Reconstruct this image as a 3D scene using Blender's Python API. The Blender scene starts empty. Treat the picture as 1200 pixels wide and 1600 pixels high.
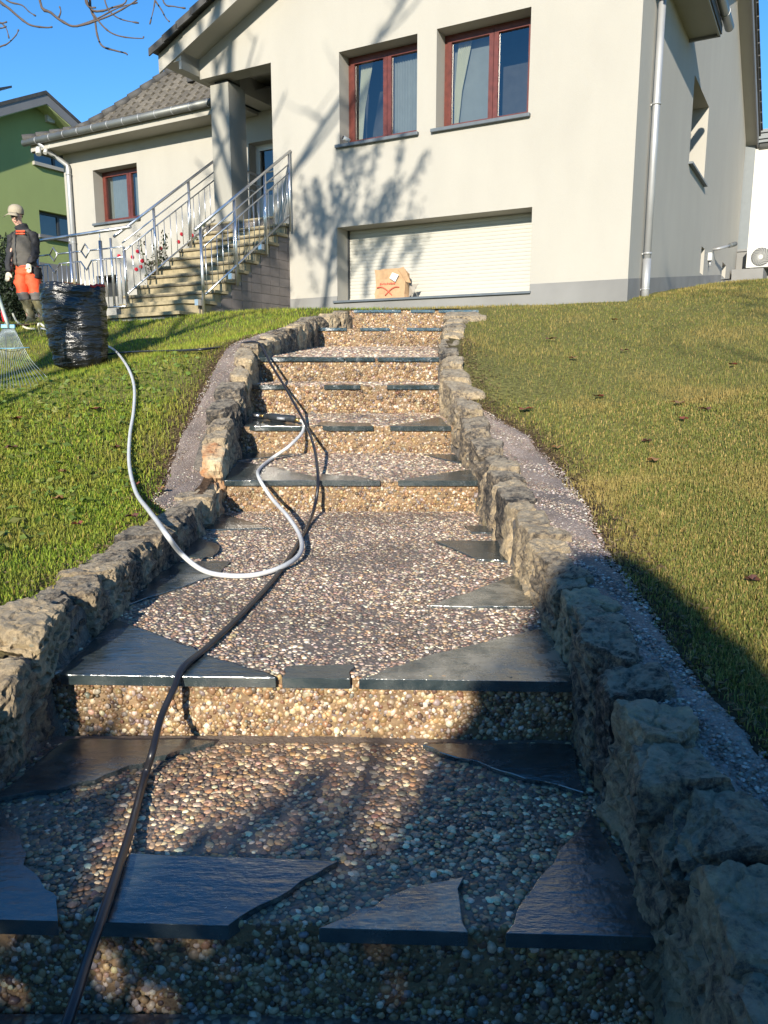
import bpy, bmesh, math, random
import numpy as np
from mathutils import Vector, Matrix, noise
from mathutils.geometry import tessellate_polygon
random.seed(5); rng = np.random.default_rng(5)
sc = bpy.context.scene
COL = sc.collection
# ------------------------------------------------------------------ camera
PITCH = math.radians(10.5)
CAMZ = 0.87
cd = bpy.data.cameras.new('camera'); cam = bpy.data.objects.new('camera', cd); COL.objects.link(cam)
cam.location = (0, 0, CAMZ); cam.rotation_euler = (math.radians(90) - PITCH, 0, 0)
cd.sensor_fit = 'VERTICAL'; cd.sensor_height = 36; cd.lens = 27.0
cd.clip_start = 0.05; cd.clip_end = 2000
sc.camera = cam
# ------------------------------------------------------------------ light
SUN_EL = math.radians(20.5)
HS = Vector((-0.2306, -0.973, 0)).normalized()          # horizontal direction towards the sun
TOSUN = Vector((HS.x * math.cos(SUN_EL), HS.y * math.cos(SUN_EL), math.sin(SUN_EL)))
w = bpy.data.worlds.new("World"); sc.world = w; w.use_nodes = True
nt = w.node_tree; bg = nt.nodes['Background']
sky = nt.nodes.new('ShaderNodeTexSky'); sky.sky_type = 'NISHITA'; sky.sun_disc = False
sky.sun_elevation = SUN_EL; sky.sun_rotation = math.atan2(HS.x, HS.y)
sky.air_density = 0.9; sky.dust_density = 0.0; sky.ozone_density = 3.0; sky.altitude = 300
hs = nt.nodes.new('ShaderNodeHueSaturation'); hs.inputs['Saturation'].default_value = 1.25; nt.links.new(sky.outputs[0], hs.inputs['Color']); nt.links.new(hs.outputs[0], bg.inputs[0]); bg.inputs[1].default_value = 0.128
sd = bpy.data.lights.new('sun', 'SUN'); sd.energy = 4.9; sd.angle = math.radians(0.5); sd.color = (1.0, 0.91, 0.76)
sun = bpy.data.objects.new('sun', sd); COL.objects.link(sun); sun.rotation_euler = TOSUN.to_track_quat('Z', 'Y').to_euler()
sun.location = (-10, -40, 20)
sc.view_settings.view_transform = 'Standard'; sc.view_settings.look = 'None'
sc.view_settings.exposure = 0.88; sc.view_settings.gamma = 1.0

# ------------------------------------------------------------------ geometry of the place
_F = Vector((0, math.cos(PITCH), -math.sin(PITCH))); _U = Vector((0, math.sin(PITCH), math.cos(PITCH))); _C = Vector((0, 0, CAMZ))
def ray(x, y): return _F + Vector(((x - 600) / 1200, 0, 0)) - _U * ((y - 800) / 1200)
def at(x, y, d):
    r = ray(x, y); return _C + r * (d / r.y)
def on_z(x, y, z):
    r = ray(x, y); return _C + r * ((z - CAMZ) / r.z)
def on_plane(x, y, z0, d0, sl):            # z = z0 + sl*(Y-d0)
    r = ray(x, y); k = (z0 - sl * d0 - CAMZ) / (r.z - sl * r.y); return _C + r * k
EX = Vector((.8716, -.4903, 0)).normalized(); NX = Vector((-EX.y, EX.x, 0)); P0 = Vector((1.8, 11, 0))
def HP(s, dep, z): return P0 + EX * s + NX * dep + Vector((0, 0, z))     # house coordinates
def fp(x, y, dep=0):
    r = ray(x, y); q = P0 + NX * dep; k = ((q - _C).dot(NX)) / r.dot(NX); p = _C + r * k; return (p - P0).dot(EX), p.z
def sp(x, y, s):
    r = ray(x, y); q = P0 + EX * s; k = ((q - _C).dot(EX)) / r.dot(EX); p = _C + r * k; return (p - P0).dot(NX), p.z

# ------------------------------------------------------------------ helpers
WL = {}
def setprops(o, label=None, cat=None, group=None, kind=None):
    if label: o['label'] = label
    if cat: o['category'] = cat
    if group: o['group'] = group
    if kind: o['kind'] = kind
    return o
def thing(name, loc, label, cat, group=None):
    o = bpy.data.objects.new(name, None); COL.objects.link(o); o.location = loc; o.empty_display_size = .1
    WL[o.name] = Vector(loc); return setprops(o, label, cat, group)
def link(o, parent=None, wl=None):
    COL.objects.link(o)
    if parent is not None:
        o.parent = parent
    WL[o.name] = wl if wl is not None else (WL[parent.name] if parent is not None else Vector((0, 0, 0)))
    return o
class MB:
    def __init__(s): s.v = []; s.f = []; s.sm = []
    def add(s, vs, fs, smooth=False):
        b = len(s.v); s.v += [Vector(v) for v in vs]; s.f += [[b + i for i in f] for f in fs]; s.sm += [smooth] * len(fs)
    def box(s, c, ax, ay, az):            # centre and half-axis vectors
        c, ax, ay, az = map(Vector, (c, ax, ay, az))
        vs = [c + ax * i + ay * j + az * k for k in (-1, 1) for j in (-1, 1) for i in (-1, 1)]
        fs = [(0, 2, 3, 1), (4, 5, 7, 6), (0, 1, 5, 4), (2, 6, 7, 3), (0, 4, 6, 2), (1, 3, 7, 5)]
        s.add(vs, fs)
    def hbox(s, s0, s1, d0, d1, z0, z1):  # box in house coordinates
        s.box(HP((s0 + s1) / 2, (d0 + d1) / 2, (z0 + z1) / 2), EX * ((s1 - s0) / 2), NX * ((d1 - d0) / 2), Vector((0, 0, (z1 - z0) / 2)))
    def tube(s, pts, r, n=8, cap=True, smooth=True):
        pts = [Vector(p) for p in pts]; rs = r if isinstance(r, (list, tuple)) else [r] * len(pts)
        b = len(s.v); prev = None
        for i, p in enumerate(pts):
            t = (pts[min(i + 1, len(pts) - 1)] - pts[max(i - 1, 0)]).normalized()
            if prev is None:
                a = t.orthogonal().normalized()
            else:
                a = (prev - t * prev.dot(t)); a = a.normalized() if a.length > 1e-6 else t.orthogonal().normalized()
            prev = a; c = t.cross(a)
            for k in range(n):
                th = 2 * math.pi * k / n; s.v.append(p + (a * math.cos(th) + c * math.sin(th)) * rs[i])
        for i in range(len(pts) - 1):
            for k in range(n):
                s.f.append([b + i * n + k, b + i * n + (k + 1) % n, b + (i + 1) * n + (k + 1) % n, b + (i + 1) * n + k]); s.sm.append(smooth)
        if cap:
            s.f.append([b + k for k in range(n)][::-1]); s.sm.append(False)
            e = b + (len(pts) - 1) * n; s.f.append([e + k for k in range(n)]); s.sm.append(False)
    def lathe(s, c, prof, n=24, smooth=True):
        b = len(s.v); c = Vector(c)
        for (r, z) in prof:
            for k in range(n):
                th = 2 * math.pi * k / n; s.v.append(c + Vector((r * math.cos(th), r * math.sin(th), z)))
        for i in range(len(prof) - 1):
            for k in range(n):
                s.f.append([b + i * n + k, b + i * n + (k + 1) % n, b + (i + 1) * n + (k + 1) % n, b + (i + 1) * n + k]); s.sm.append(smooth)
    def prism(s, poly, up, smooth=False): # closed polygon (3d list) extruded by vector up
        n = len(poly); up = Vector(up); poly = [Vector(p) for p in poly]; b = len(s.v)
        s.v += poly + [p + up for p in poly]
        tri = tessellate_polygon([poly])
        for t in tri:
            s.f.append([b + i for i in t]); s.sm.append(False); s.f.append([b + n + i for i in reversed(t)]); s.sm.append(False)
        for i in range(n):
            j = (i + 1) % n; s.f.append([b + i, b + j, b + n + j, b + n + i]); s.sm.append(False)
    def build(s, name, mat, parent=None, bevel=0, recalc=True):
        me = bpy.data.meshes.new(name); off = WL[parent.name] if parent is not None else Vector((0, 0, 0))
        me.from_pydata([v - off for v in s.v], [], s.f); me.polygons.foreach_set('use_smooth', s.sm)
        if recalc:
            bm = bmesh.new(); bm.from_mesh(me); bmesh.ops.recalc_face_normals(bm, faces=bm.faces); bm.to_mesh(me); bm.free()
        me.materials.append(mat); o = bpy.data.objects.new(name, me); link(o, parent)
        if bevel:
            m = o.modifiers.new('bevel', 'BEVEL'); m.width = bevel; m.segments = 2; m.limit_method = 'ANGLE'
        return o
def fast(name, V, Fq, mat, parent=None, colors=None, smooth=False, kind=None):
    """V (n,3) world, Fq (m,k) indices"""
    off = np.array(WL[parent.name]) if parent is not None else np.zeros(3)
    k = Fq.shape[1]; me = bpy.data.meshes.new(name)
    me.vertices.add(len(V)); me.vertices.foreach_set('co', (V - off).astype(np.float32).ravel())
    me.loops.add(Fq.size); me.loops.foreach_set('vertex_index', Fq.astype(np.int32).ravel())
    me.polygons.add(len(Fq)); me.polygons.foreach_set('loop_start', np.arange(0, Fq.size, k, dtype=np.int32))
    me.polygons.foreach_set('use_smooth', np.full(len(Fq), smooth))
    if colors is not None:
        a = me.color_attributes.new('tint', 'FLOAT_COLOR', 'POINT')
        c = np.ones((len(V), 4), np.float32); c[:, :3] = colors; a.data.foreach_set('color', c.ravel())
    me.update(calc_edges=True); me.materials.append(mat)
    o = bpy.data.objects.new(name, me); link(o, parent)
    if kind: o['kind'] = kind
    return o
def inst(me, name, parent, loc=None, rot=None):
    o = bpy.data.objects.new(name, me); COL.objects.link(o); o.parent = parent
    WL[o.name] = WL[parent.name]
    if loc is not None: o.location = Vector(loc) - WL[parent.name]
    if rot is not None: o.rotation_euler = rot
    return o
def lerp(xs, ys): return lambda x: np.interp(x, xs, ys)

# ------------------------------------------------------------------ materials
def newmat(name):
    m = bpy.data.materials.new(name); m.use_nodes = True; n = m.node_tree.nodes; l = m.node_tree.links
    return m, n, l, n['Principled BSDF']
def mat(name, col, rough=.6, metal=0, noise_amt=.12, nscale=8, bump=0, bscale=60, spec=.5, col2=None, detail=6, objvar=0, bdist=.01):
    m, n, l, b = newmat(name)
    tc = n.new('ShaderNodeTexCoord'); nz = n.new('ShaderNodeTexNoise'); nz.inputs['Scale'].default_value = nscale; nz.inputs['Detail'].default_value = detail
    l.new(tc.outputs['Object'], nz.inputs['Vector'])
    cr = n.new('ShaderNodeValToRGB'); c2 = col2 or tuple(c * (1 - noise_amt * 2) for c in col)
    cr.color_ramp.elements[0].position = .3; cr.color_ramp.elements[1].position = .7
    cr.color_ramp.elements[0].color = (*c2, 1); cr.color_ramp.elements[1].color = (*col, 1)
    l.new(nz.outputs['Fac'], cr.inputs[0]); last = cr.outputs[0]
    if objvar:
        oi = n.new('ShaderNodeObjectInfo'); hv = n.new('ShaderNodeHueSaturation'); mr = n.new('ShaderNodeMapRange')
        mr.inputs[3].default_value = 1 - objvar; mr.inputs[4].default_value = 1 + objvar
        l.new(oi.outputs['Random'], mr.inputs[0]); l.new(mr.outputs[0], hv.inputs['Value']); l.new(last, hv.inputs['Color']); last = hv.outputs[0]
    l.new(last, b.inputs['Base Color']); b.inputs['Roughness'].default_value = rough; b.inputs['Metallic'].default_value = metal
    b.inputs['Specular IOR Level'].default_value = spec
    if bump:
        n2 = n.new('ShaderNodeTexNoise'); n2.inputs['Scale'].default_value = bscale; n2.inputs['Detail'].default_value = 8
        l.new(tc.outputs['Object'], n2.inputs['Vector']); bp = n.new('ShaderNodeBump'); bp.inputs['Strength'].default_value = bump; bp.inputs['Distance'].default_value = bdist
        l.new(n2.outputs['Fac'], bp.inputs['Height']); l.new(bp.outputs[0], b.inputs['Normal'])
    return m
M = {}
def stucco(name, col):
    m, n, l, b = newmat(name); tc = n.new('ShaderNodeTexCoord'); mp = n.new('ShaderNodeMapping'); mp.inputs['Scale'].default_value = (1.5, 1.5, .5); l.new(tc.outputs['Object'], mp.inputs[0])
    def nz(s, vec, d=6):
        t = n.new('ShaderNodeTexNoise'); t.inputs['Scale'].default_value = s; t.inputs['Detail'].default_value = d; l.new(vec, t.inputs['Vector']); return t.outputs['Fac']
    a = nz(1.6, mp.outputs[0], 7); c = nz(.55, tc.outputs['Object'], 5); g = nz(170, tc.outputs['Object'], 3)
    ad = n.new('ShaderNodeMath'); l.new(a, ad.inputs[0]); l.new(c, ad.inputs[1]); mr = n.new('ShaderNodeMapRange'); mr.inputs[1].default_value = .75; mr.inputs[2].default_value = 1.3; mr.inputs[3].default_value = .95; mr.inputs[4].default_value = 1.03; l.new(ad.outputs[0], mr.inputs[0])
    m2 = n.new('ShaderNodeMath'); m2.operation = 'MULTIPLY_ADD'; m2.inputs[1].default_value = .16; l.new(g, m2.inputs[0]); l.new(mr.outputs[0], m2.inputs[2]); m3 = n.new('ShaderNodeMath'); m3.operation = 'SUBTRACT'; m3.inputs[1].default_value = .08; l.new(m2.outputs[0], m3.inputs[0])
    hv = n.new('ShaderNodeHueSaturation'); hv.inputs['Color'].default_value = (*col, 1); l.new(m3.outputs[0], hv.inputs['Value']); l.new(hv.outputs[0], b.inputs['Base Color']); b.inputs['Roughness'].default_value = .93; b.inputs['Specular IOR Level'].default_value = .2
    bp = n.new('ShaderNodeBump'); bp.inputs['Strength'].default_value = .5; bp.inputs['Distance'].default_value = .005; l.new(g, bp.inputs['Height']); l.new(bp.outputs[0], b.inputs['Normal']); return m
M['stucco'] = stucco('stucco', (.35, .336, .30))
M['plinth'] = mat('plinth', (.22, .22, .215), .9, noise_amt=.12, nscale=1.5, bump=.3, bscale=140, bdist=.004, spec=.2)
M['green'] = stucco('green_render', (.27, .33, .13))
M['grey_render'] = mat('grey_render', (.19, .19, .19), .9, nscale=1)
M['wood'] = mat('red_brown_wood', (.12, .028, .02), .4, noise_amt=.2, nscale=14)
M['zinc'] = mat('zinc', (.40, .41, .42), .5, .45, noise_amt=.08, nscale=3, bump=.05, bscale=8)
M['zinc_dark'] = mat('weathered_zinc', (.20, .21, .20), .5, .5, noise_amt=.15, nscale=2)
M['sill'] = mat('dark_sill', (.10, .12, .14), .5, noise_amt=.1)
M['steel'] = mat('brushed_steel', (.62, .63, .65), .3, .9, noise_amt=.04, nscale=5)
M['white'] = mat('white_plastic', (.55, .55, .52), .5, noise_amt=.03)
M['shutter'] = mat('shutter_slat', (.40, .39, .345), .5, noise_amt=.02, nscale=3)
M['dark'] = mat('dark_metal', (.03, .035, .04), .4)
M['anthracite'] = mat('grey_aluminium', (.13, .15, .16), .45, noise_amt=.05)
M['tile_roof'] = mat('roof_tile_dark', (.07, .068, .065), .75, noise_amt=.25, nscale=6, objvar=.25, bump=.2, bscale=30)
M['fascia'] = mat('fascia_paint', (.34, .325, .285), .7, noise_amt=.04, nscale=2)
M['fascia_grey'] = mat('fascia_grey', (.17, .17, .175), .6, noise_amt=.06, nscale=2)
M['curtain'] = mat('cream_curtain', (.6, .57, .42), .9, noise_amt=.03)
M['net'] = mat('grey_net_curtain', (.34, .35, .33), .9, noise_amt=.05)
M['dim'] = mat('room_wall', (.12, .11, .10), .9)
M['black_rubber'] = mat('black_hose', (.018, .018, .022), .33, noise_amt=.1, nscale=30)
M['grey_rubber'] = mat('grey_hose', (.55, .56, .56), .38, noise_amt=.08, nscale=20)
M['brass'] = mat('brass', (.55, .38, .15), .35, .9)
M['red'] = mat('red_plastic', (.55, .02, .03), .45)
M['paver'] = mat('paver', (.36, .30, .25), .9, noise_amt=.12, nscale=4, bump=.2, bscale=50, objvar=.12)
M['whitegravel'] = mat('white_gravel', (.7, .68, .62), .9, noise_amt=.2, nscale=60, bump=.8, bscale=60)
M['bark'] = mat('bark', (.14, .11, .09), .9, noise_amt=.3, nscale=12, bump=.6, bscale=25)
M['twig'] = mat('twig_bark', (.10, .075, .065), .8, noise_amt=.2, nscale=30)
M['mulch'] = mat('bark_mulch', (.20, .10, .06), .95, noise_amt=.35, nscale=25, bump=1, bscale=40, bdist=.03)
M['house_tile'] = mat('glazed_wall_tile', (.165, .145, .14), .55, noise_amt=.1, nscale=9, objvar=.10, bump=.1, bscale=30)
M['grout'] = mat('grout', (.30, .27, .24), .9)
M['dirt'] = mat('soil', (.09, .06, .04), .95, noise_amt=.3, nscale=20, bump=1, bscale=50, bdist=.02)

def tint_mat(name, rough=.6, spec=.5, trans=0, var=.15):
    m, n, l, b = newmat(name); a = n.new('ShaderNodeAttribute'); a.attribute_name = 'tint'
    tc = n.new('ShaderNodeTexCoord'); nz = n.new('ShaderNodeTexNoise'); nz.inputs['Scale'].default_value = 180; l.new(tc.outputs['Object'], nz.inputs['Vector'])
    mx = n.new('ShaderNodeMix'); mx.data_type = 'RGBA'; mx.blend_type = 'MULTIPLY'; mx.inputs[0].default_value = var * 4
    l.new(a.outputs['Color'], mx.inputs[6]); l.new(nz.outputs['Fac'], mx.inputs[7])
    hv = n.new('ShaderNodeHueSaturation'); hv.inputs['Value'].default_value = 1 + var * 2; l.new(mx.outputs[2], hv.inputs['Color'])
    l.new(hv.outputs[0], b.inputs['Base Color']); b.inputs['Roughness'].default_value = rough; b.inputs['Specular IOR Level'].default_value = spec
    if trans:
        tr = n.new('ShaderNodeBsdfTranslucent'); l.new(hv.outputs[0], tr.inputs['Color']); ms = n.new('ShaderNodeMixShader'); ms.inputs[0].default_value = trans
        l.new(b.outputs[0], ms.inputs[1]); l.new(tr.outputs[0], ms.inputs[2]); l.new(ms.outputs[0], n['Material Output'].inputs['Surface'])
    return m
M['pebble'] = tint_mat('pebble', .42, .5)
M['blade'] = tint_mat('grass_blade', .6, .3, trans=.35, var=.0)
M['leaf'] = tint_mat('leaf', .55, .3, trans=.3, var=.0)
M['tile_tint'] = tint_mat('aged_roof_tile', .85, .3, var=.1)

def agg_mat(name, cols, scale=62, wet=.4, cement=(.16, .13, .11)):
    """cement matrix with voronoi pebbles"""
    m, n, l, b = newmat(name); tc = n.new('ShaderNodeTexCoord')
    v = n.new('ShaderNodeTexVoronoi'); v.inputs['Scale'].default_value = scale; v.inputs['Randomness'].default_value = .9; l.new(tc.outputs['Object'], v.inputs['Vector'])
    sx = n.new('ShaderNodeSeparateColor'); l.new(v.outputs['Color'], sx.inputs[0])
    cr = n.new('ShaderNodeValToRGB'); cr.color_ramp.interpolation = 'CONSTANT'
    while len(cr.color_ramp.elements) < len(cols): cr.color_ramp.elements.new(.5)
    for i, c in enumerate(cols):
        cr.color_ramp.elements[i].position = i / len(cols); cr.color_ramp.elements[i].color = (*c, 1)
    l.new(sx.outputs[0], cr.inputs[0])
    mr = n.new('ShaderNodeMapRange'); mr.inputs[1].default_value = .45; mr.inputs[2].default_value = .7; l.new(v.outputs['Distance'], mr.inputs[0])
    mx = n.new('ShaderNodeMix'); mx.data_type = 'RGBA'; l.new(mr.outputs[0], mx.inputs[0]); l.new(cr.outputs[0], mx.inputs[6]); mx.inputs[7].default_value = (*cement, 1)
    nz = n.new('ShaderNodeTexNoise'); nz.inputs['Scale'].default_value = 2.2; nz.inputs['Detail'].default_value = 5; l.new(tc.outputs['Object'], nz.inputs['Vector'])
    m2 = n.new('ShaderNodeMix'); m2.data_type = 'RGBA'; m2.blend_type = 'MULTIPLY'; r2 = n.new('ShaderNodeMapRange'); r2.inputs[1].default_value = .3; r2.inputs[2].default_value = .7; r2.inputs[3].default_value = .45
    l.new(nz.outputs['Fac'], r2.inputs[0]); cc = n.new('ShaderNodeCombineColor')
    for i in range(3): l.new(r2.outputs[0], cc.inputs[i])
    m2.inputs[0].default_value = 1; l.new(mx.outputs[2], m2.inputs[6]); l.new(cc.outputs[0], m2.inputs[7]); l.new(m2.outputs[2], b.inputs['Base Color'])
    b.inputs['Roughness'].default_value = wet
    bp = n.new('ShaderNodeBump'); bp.invert = True; bp.inputs['Strength'].default_value = .9; bp.inputs['Distance'].default_value = .006
    l.new(v.outputs['Distance'], bp.inputs['Height']); l.new(bp.outputs[0], b.inputs['Normal'])
    return m
PAL_T = [(r * 1.24, g * 1.15, b * .98) for r, g, b in [(.14, .11, .11), (.24, .18, .155), (.33, .27, .24), (.10, .095, .11), (.42, .37, .33), (.19, .13, .115), (.62, .58, .53), (.26, .23, .23), (.36, .26, .18)]]
PAL_R = [(r * .84, g * .80, b * .84) for r, g, b in [(.40, .26, .12), (.52, .37, .19), (.22, .13, .07), (.46, .33, .17), (.60, .48, .30), (.14, .10, .07), (.70, .60, .44), (.34, .22, .10), (.30, .26, .22)]]
M['agg_tread'] = agg_mat('washed_concrete', PAL_T)
M['agg_riser'] = agg_mat('washed_concrete_ochre', PAL_R, 58, .5, (.26, .17, .09))
M['agg_strip'] = agg_mat('edging_concrete', [(.31, .25, .21), (.34, .27, .23), (.28, .225, .20), (.36, .29, .25), (.30, .24, .20), (.44, .38, .33), (.29, .23, .19)], 120, .75, (.27, .21, .175))
M['cem_t'] = mat('cement_tread', (.20, .16, .13), .6, noise_amt=.2, nscale=12, bump=.5, bscale=90)
M['cem_r'] = mat('cement_riser', (.26, .17, .09), .7, noise_amt=.25, nscale=10, bump=.5, bscale=90)
M['stone_tread'] = mat('worn_granite_tread', (.34, .28, .17), .8, noise_amt=.25, nscale=14, bump=.2, bscale=80, col2=(.20, .17, .10))
M['step_edge'] = mat('dirty_tread_edge', (.16, .135, .09), .8, noise_amt=.25, nscale=14)

def slate_mat(glare=False):  # second version paints the cream glare of wet slate into its base colour
    m, n, l, b = newmat('glare_slate' if glare else 'wet_slate'); tc = n.new('ShaderNodeTexCoord'); oi = n.new('ShaderNodeObjectInfo')
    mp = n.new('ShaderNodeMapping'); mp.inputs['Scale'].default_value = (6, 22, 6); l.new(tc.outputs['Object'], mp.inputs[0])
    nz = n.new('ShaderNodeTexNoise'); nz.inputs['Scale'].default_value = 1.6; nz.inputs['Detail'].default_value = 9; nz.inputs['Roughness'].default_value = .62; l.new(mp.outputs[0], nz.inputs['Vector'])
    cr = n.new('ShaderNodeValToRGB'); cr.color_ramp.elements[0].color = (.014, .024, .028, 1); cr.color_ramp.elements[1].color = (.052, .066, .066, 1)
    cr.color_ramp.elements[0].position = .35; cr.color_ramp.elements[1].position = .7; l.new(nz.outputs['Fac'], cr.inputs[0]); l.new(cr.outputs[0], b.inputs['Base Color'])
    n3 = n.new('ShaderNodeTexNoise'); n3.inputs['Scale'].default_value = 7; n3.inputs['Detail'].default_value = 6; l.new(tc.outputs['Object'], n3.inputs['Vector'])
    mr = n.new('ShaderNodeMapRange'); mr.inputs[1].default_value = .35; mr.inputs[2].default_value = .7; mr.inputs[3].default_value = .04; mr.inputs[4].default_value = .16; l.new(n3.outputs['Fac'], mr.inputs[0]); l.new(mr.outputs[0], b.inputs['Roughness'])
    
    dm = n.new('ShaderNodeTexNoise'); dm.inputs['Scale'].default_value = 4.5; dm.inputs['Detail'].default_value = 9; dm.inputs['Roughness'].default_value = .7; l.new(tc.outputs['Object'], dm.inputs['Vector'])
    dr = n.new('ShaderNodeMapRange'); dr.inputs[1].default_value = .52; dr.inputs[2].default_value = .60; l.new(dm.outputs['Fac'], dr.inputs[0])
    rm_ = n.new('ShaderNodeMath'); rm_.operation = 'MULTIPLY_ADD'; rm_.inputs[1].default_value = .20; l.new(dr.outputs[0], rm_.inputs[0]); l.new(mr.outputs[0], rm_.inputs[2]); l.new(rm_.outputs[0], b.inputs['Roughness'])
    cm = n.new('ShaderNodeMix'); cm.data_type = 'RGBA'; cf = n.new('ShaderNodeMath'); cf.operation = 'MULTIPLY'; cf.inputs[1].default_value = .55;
    if glare: dr.inputs[1].default_value = .40; dr.inputs[2].default_value = .60; cf.inputs[1].default_value = .85; rm_.inputs[1].default_value = .25; dm.inputs['Scale'].default_value = 9
    l.new(dr.outputs[0], cf.inputs[0]); ge = n.new('ShaderNodeNewGeometry'); sp3 = n.new('ShaderNodeSeparateXYZ'); l.new(ge.outputs['True Normal'], sp3.inputs[0]); gt = n.new('ShaderNodeMath'); gt.operation = 'GREATER_THAN'; gt.inputs[1].default_value = .8; l.new(sp3.outputs[2], gt.inputs[0]); cg = n.new('ShaderNodeMath'); cg.operation = 'MULTIPLY'; l.new(cf.outputs[0], cg.inputs[0]); l.new(gt.outputs[0], cg.inputs[1]); l.new(cg.outputs[0], cm.inputs[0]); l.new(cr.outputs[0], cm.inputs[6]); cm.inputs[7].default_value = (.31, .275, .205, 1) if glare else (.085, .09, .085, 1); l.new(cm.outputs[2], b.inputs['Base Color'])
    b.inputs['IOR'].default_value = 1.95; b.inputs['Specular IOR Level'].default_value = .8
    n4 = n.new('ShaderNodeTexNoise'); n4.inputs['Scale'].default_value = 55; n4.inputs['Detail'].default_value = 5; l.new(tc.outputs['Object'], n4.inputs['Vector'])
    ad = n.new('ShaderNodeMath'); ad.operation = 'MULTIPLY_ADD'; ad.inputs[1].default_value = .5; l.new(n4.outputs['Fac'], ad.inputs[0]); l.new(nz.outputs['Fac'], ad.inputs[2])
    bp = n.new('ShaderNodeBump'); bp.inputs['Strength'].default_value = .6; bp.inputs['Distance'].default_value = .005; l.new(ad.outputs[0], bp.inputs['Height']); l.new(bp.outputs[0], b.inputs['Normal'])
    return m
M['slate'] = slate_mat(); M['slate_glare'] = slate_mat(True)
def rock_mat():
    m, n, l, b = newmat('weathered_stone'); tc = n.new('ShaderNodeTexCoord'); oi = n.new('ShaderNodeObjectInfo')
    def nz(s, d=8, r=.6):
        t = n.new('ShaderNodeTexNoise'); t.inputs['Scale'].default_value = s; t.inputs['Detail'].default_value = d; t.inputs['Roughness'].default_value = r; l.new(tc.outputs['Object'], t.inputs['Vector']); return t.outputs['Fac']
    cr = n.new('ShaderNodeValToRGB'); e = cr.color_ramp.elements
    e[0].position = .39; e[0].color = (.022, .022, .024, 1); e[1].position = .64; e[1].color = (.58, .45, .28, 1)
    for p, c in ((.44, (.085, .074, .06)), (.48, (.16, .13, .10)), (.52, (.30, .235, .155)), (.58, (.42, .33, .21))):
        k = e.new(p); k.color = (*c, 1)
    mp = n.new('ShaderNodeMath'); mp.operation = 'MULTIPLY_ADD'; mp.inputs[1].default_value = .15; mp.inputs[2].default_value = -.055; l.new(oi.outputs['Random'], mp.inputs[0])
    av = n.new('ShaderNodeMath'); av.operation = 'MULTIPLY_ADD'; av.inputs[1].default_value = .62; l.new(nz(42, 12, .78), av.inputs[0]); hf = n.new('ShaderNodeMath'); hf.operation = 'MULTIPLY'; hf.inputs[1].default_value = .38; l.new(nz(5, 8, .6), hf.inputs[0]); l.new(hf.outputs[0], av.inputs[2])
    ad = n.new('ShaderNodeMath'); l.new(av.outputs[0], ad.inputs[0]); l.new(mp.outputs[0], ad.inputs[1]); l.new(ad.outputs[0], cr.inputs[0])
    # pale lichen spots
    v = n.new('ShaderNodeTexVoronoi'); v.inputs['Scale'].default_value = 26; l.new(tc.outputs['Object'], v.inputs['Vector'])
    lm = n.new('ShaderNodeMapRange'); lm.inputs[1].default_value = .22; lm.inputs[2].default_value = .12; l.new(v.outputs['Distance'], lm.inputs[0])
    lm2 = n.new('ShaderNodeMapRange'); lm2.inputs[1].default_value = .56; lm2.inputs[2].default_value = .64; l.new(nz(3.3, 4), lm2.inputs[0])
    mu = n.new('ShaderNodeMath'); mu.operation = 'MULTIPLY'; l.new(lm.outputs[0], mu.inputs[0]); l.new(lm2.outputs[0], mu.inputs[1])
    mx = n.new('ShaderNodeMix'); mx.data_type = 'RGBA'; l.new(mu.outputs[0], mx.inputs[0]); l.new(cr.outputs[0], mx.inputs[6]); mx.inputs[7].default_value = (.40, .41, .34, 1)
    # moss
    mm = n.new('ShaderNodeMapRange'); mm.inputs[1].default_value = .60; mm.inputs[2].default_value = .70; mm.inputs[4].default_value = .45; l.new(nz(5.1, 6), mm.inputs[0])
    m3 = n.new('ShaderNodeMix'); m3.data_type = 'RGBA'; l.new(mm.outputs[0], m3.inputs[0]); l.new(mx.outputs[2], m3.inputs[6]); m3.inputs[7].default_value = (.10, .10, .035, 1)
    ge = n.new('ShaderNodeNewGeometry'); s3 = n.new('ShaderNodeSeparateXYZ'); l.new(ge.outputs['Normal'], s3.inputs[0]); wm = n.new('ShaderNodeMapRange'); wm.inputs[1].default_value = .55; wm.inputs[2].default_value = .95; wm.inputs[4].default_value = .75; l.new(s3.outputs[2], wm.inputs[0])
    wn = n.new('ShaderNodeMapRange'); wn.inputs[1].default_value = .42; wn.inputs[2].default_value = .56; l.new(nz(16, 10, .72), wn.inputs[0]); wp = n.new('ShaderNodeMath'); wp.operation = 'MULTIPLY'; l.new(wm.outputs[0], wp.inputs[0]); l.new(wn.outputs[0], wp.inputs[1])
    m4 = n.new('ShaderNodeMix'); m4.data_type = 'RGBA'; l.new(wp.outputs[0], m4.inputs[0]); l.new(m3.outputs[2], m4.inputs[6]); m4.inputs[7].default_value = (.42, .36, .27, 1)
    l.new(m4.outputs[2], b.inputs['Base Color']); b.inputs['Roughness'].default_value = .72; b.inputs['Specular IOR Level'].default_value = .35
    b1 = n.new('ShaderNodeBump'); b1.inputs['Strength'].default_value = 1; b1.inputs['Distance'].default_value = .022; l.new(nz(46, 12, .78), b1.inputs['Height']); l.new(b1.outputs[0], b.inputs['Normal'])
    return m
M['rock'] = rock_mat()
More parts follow.
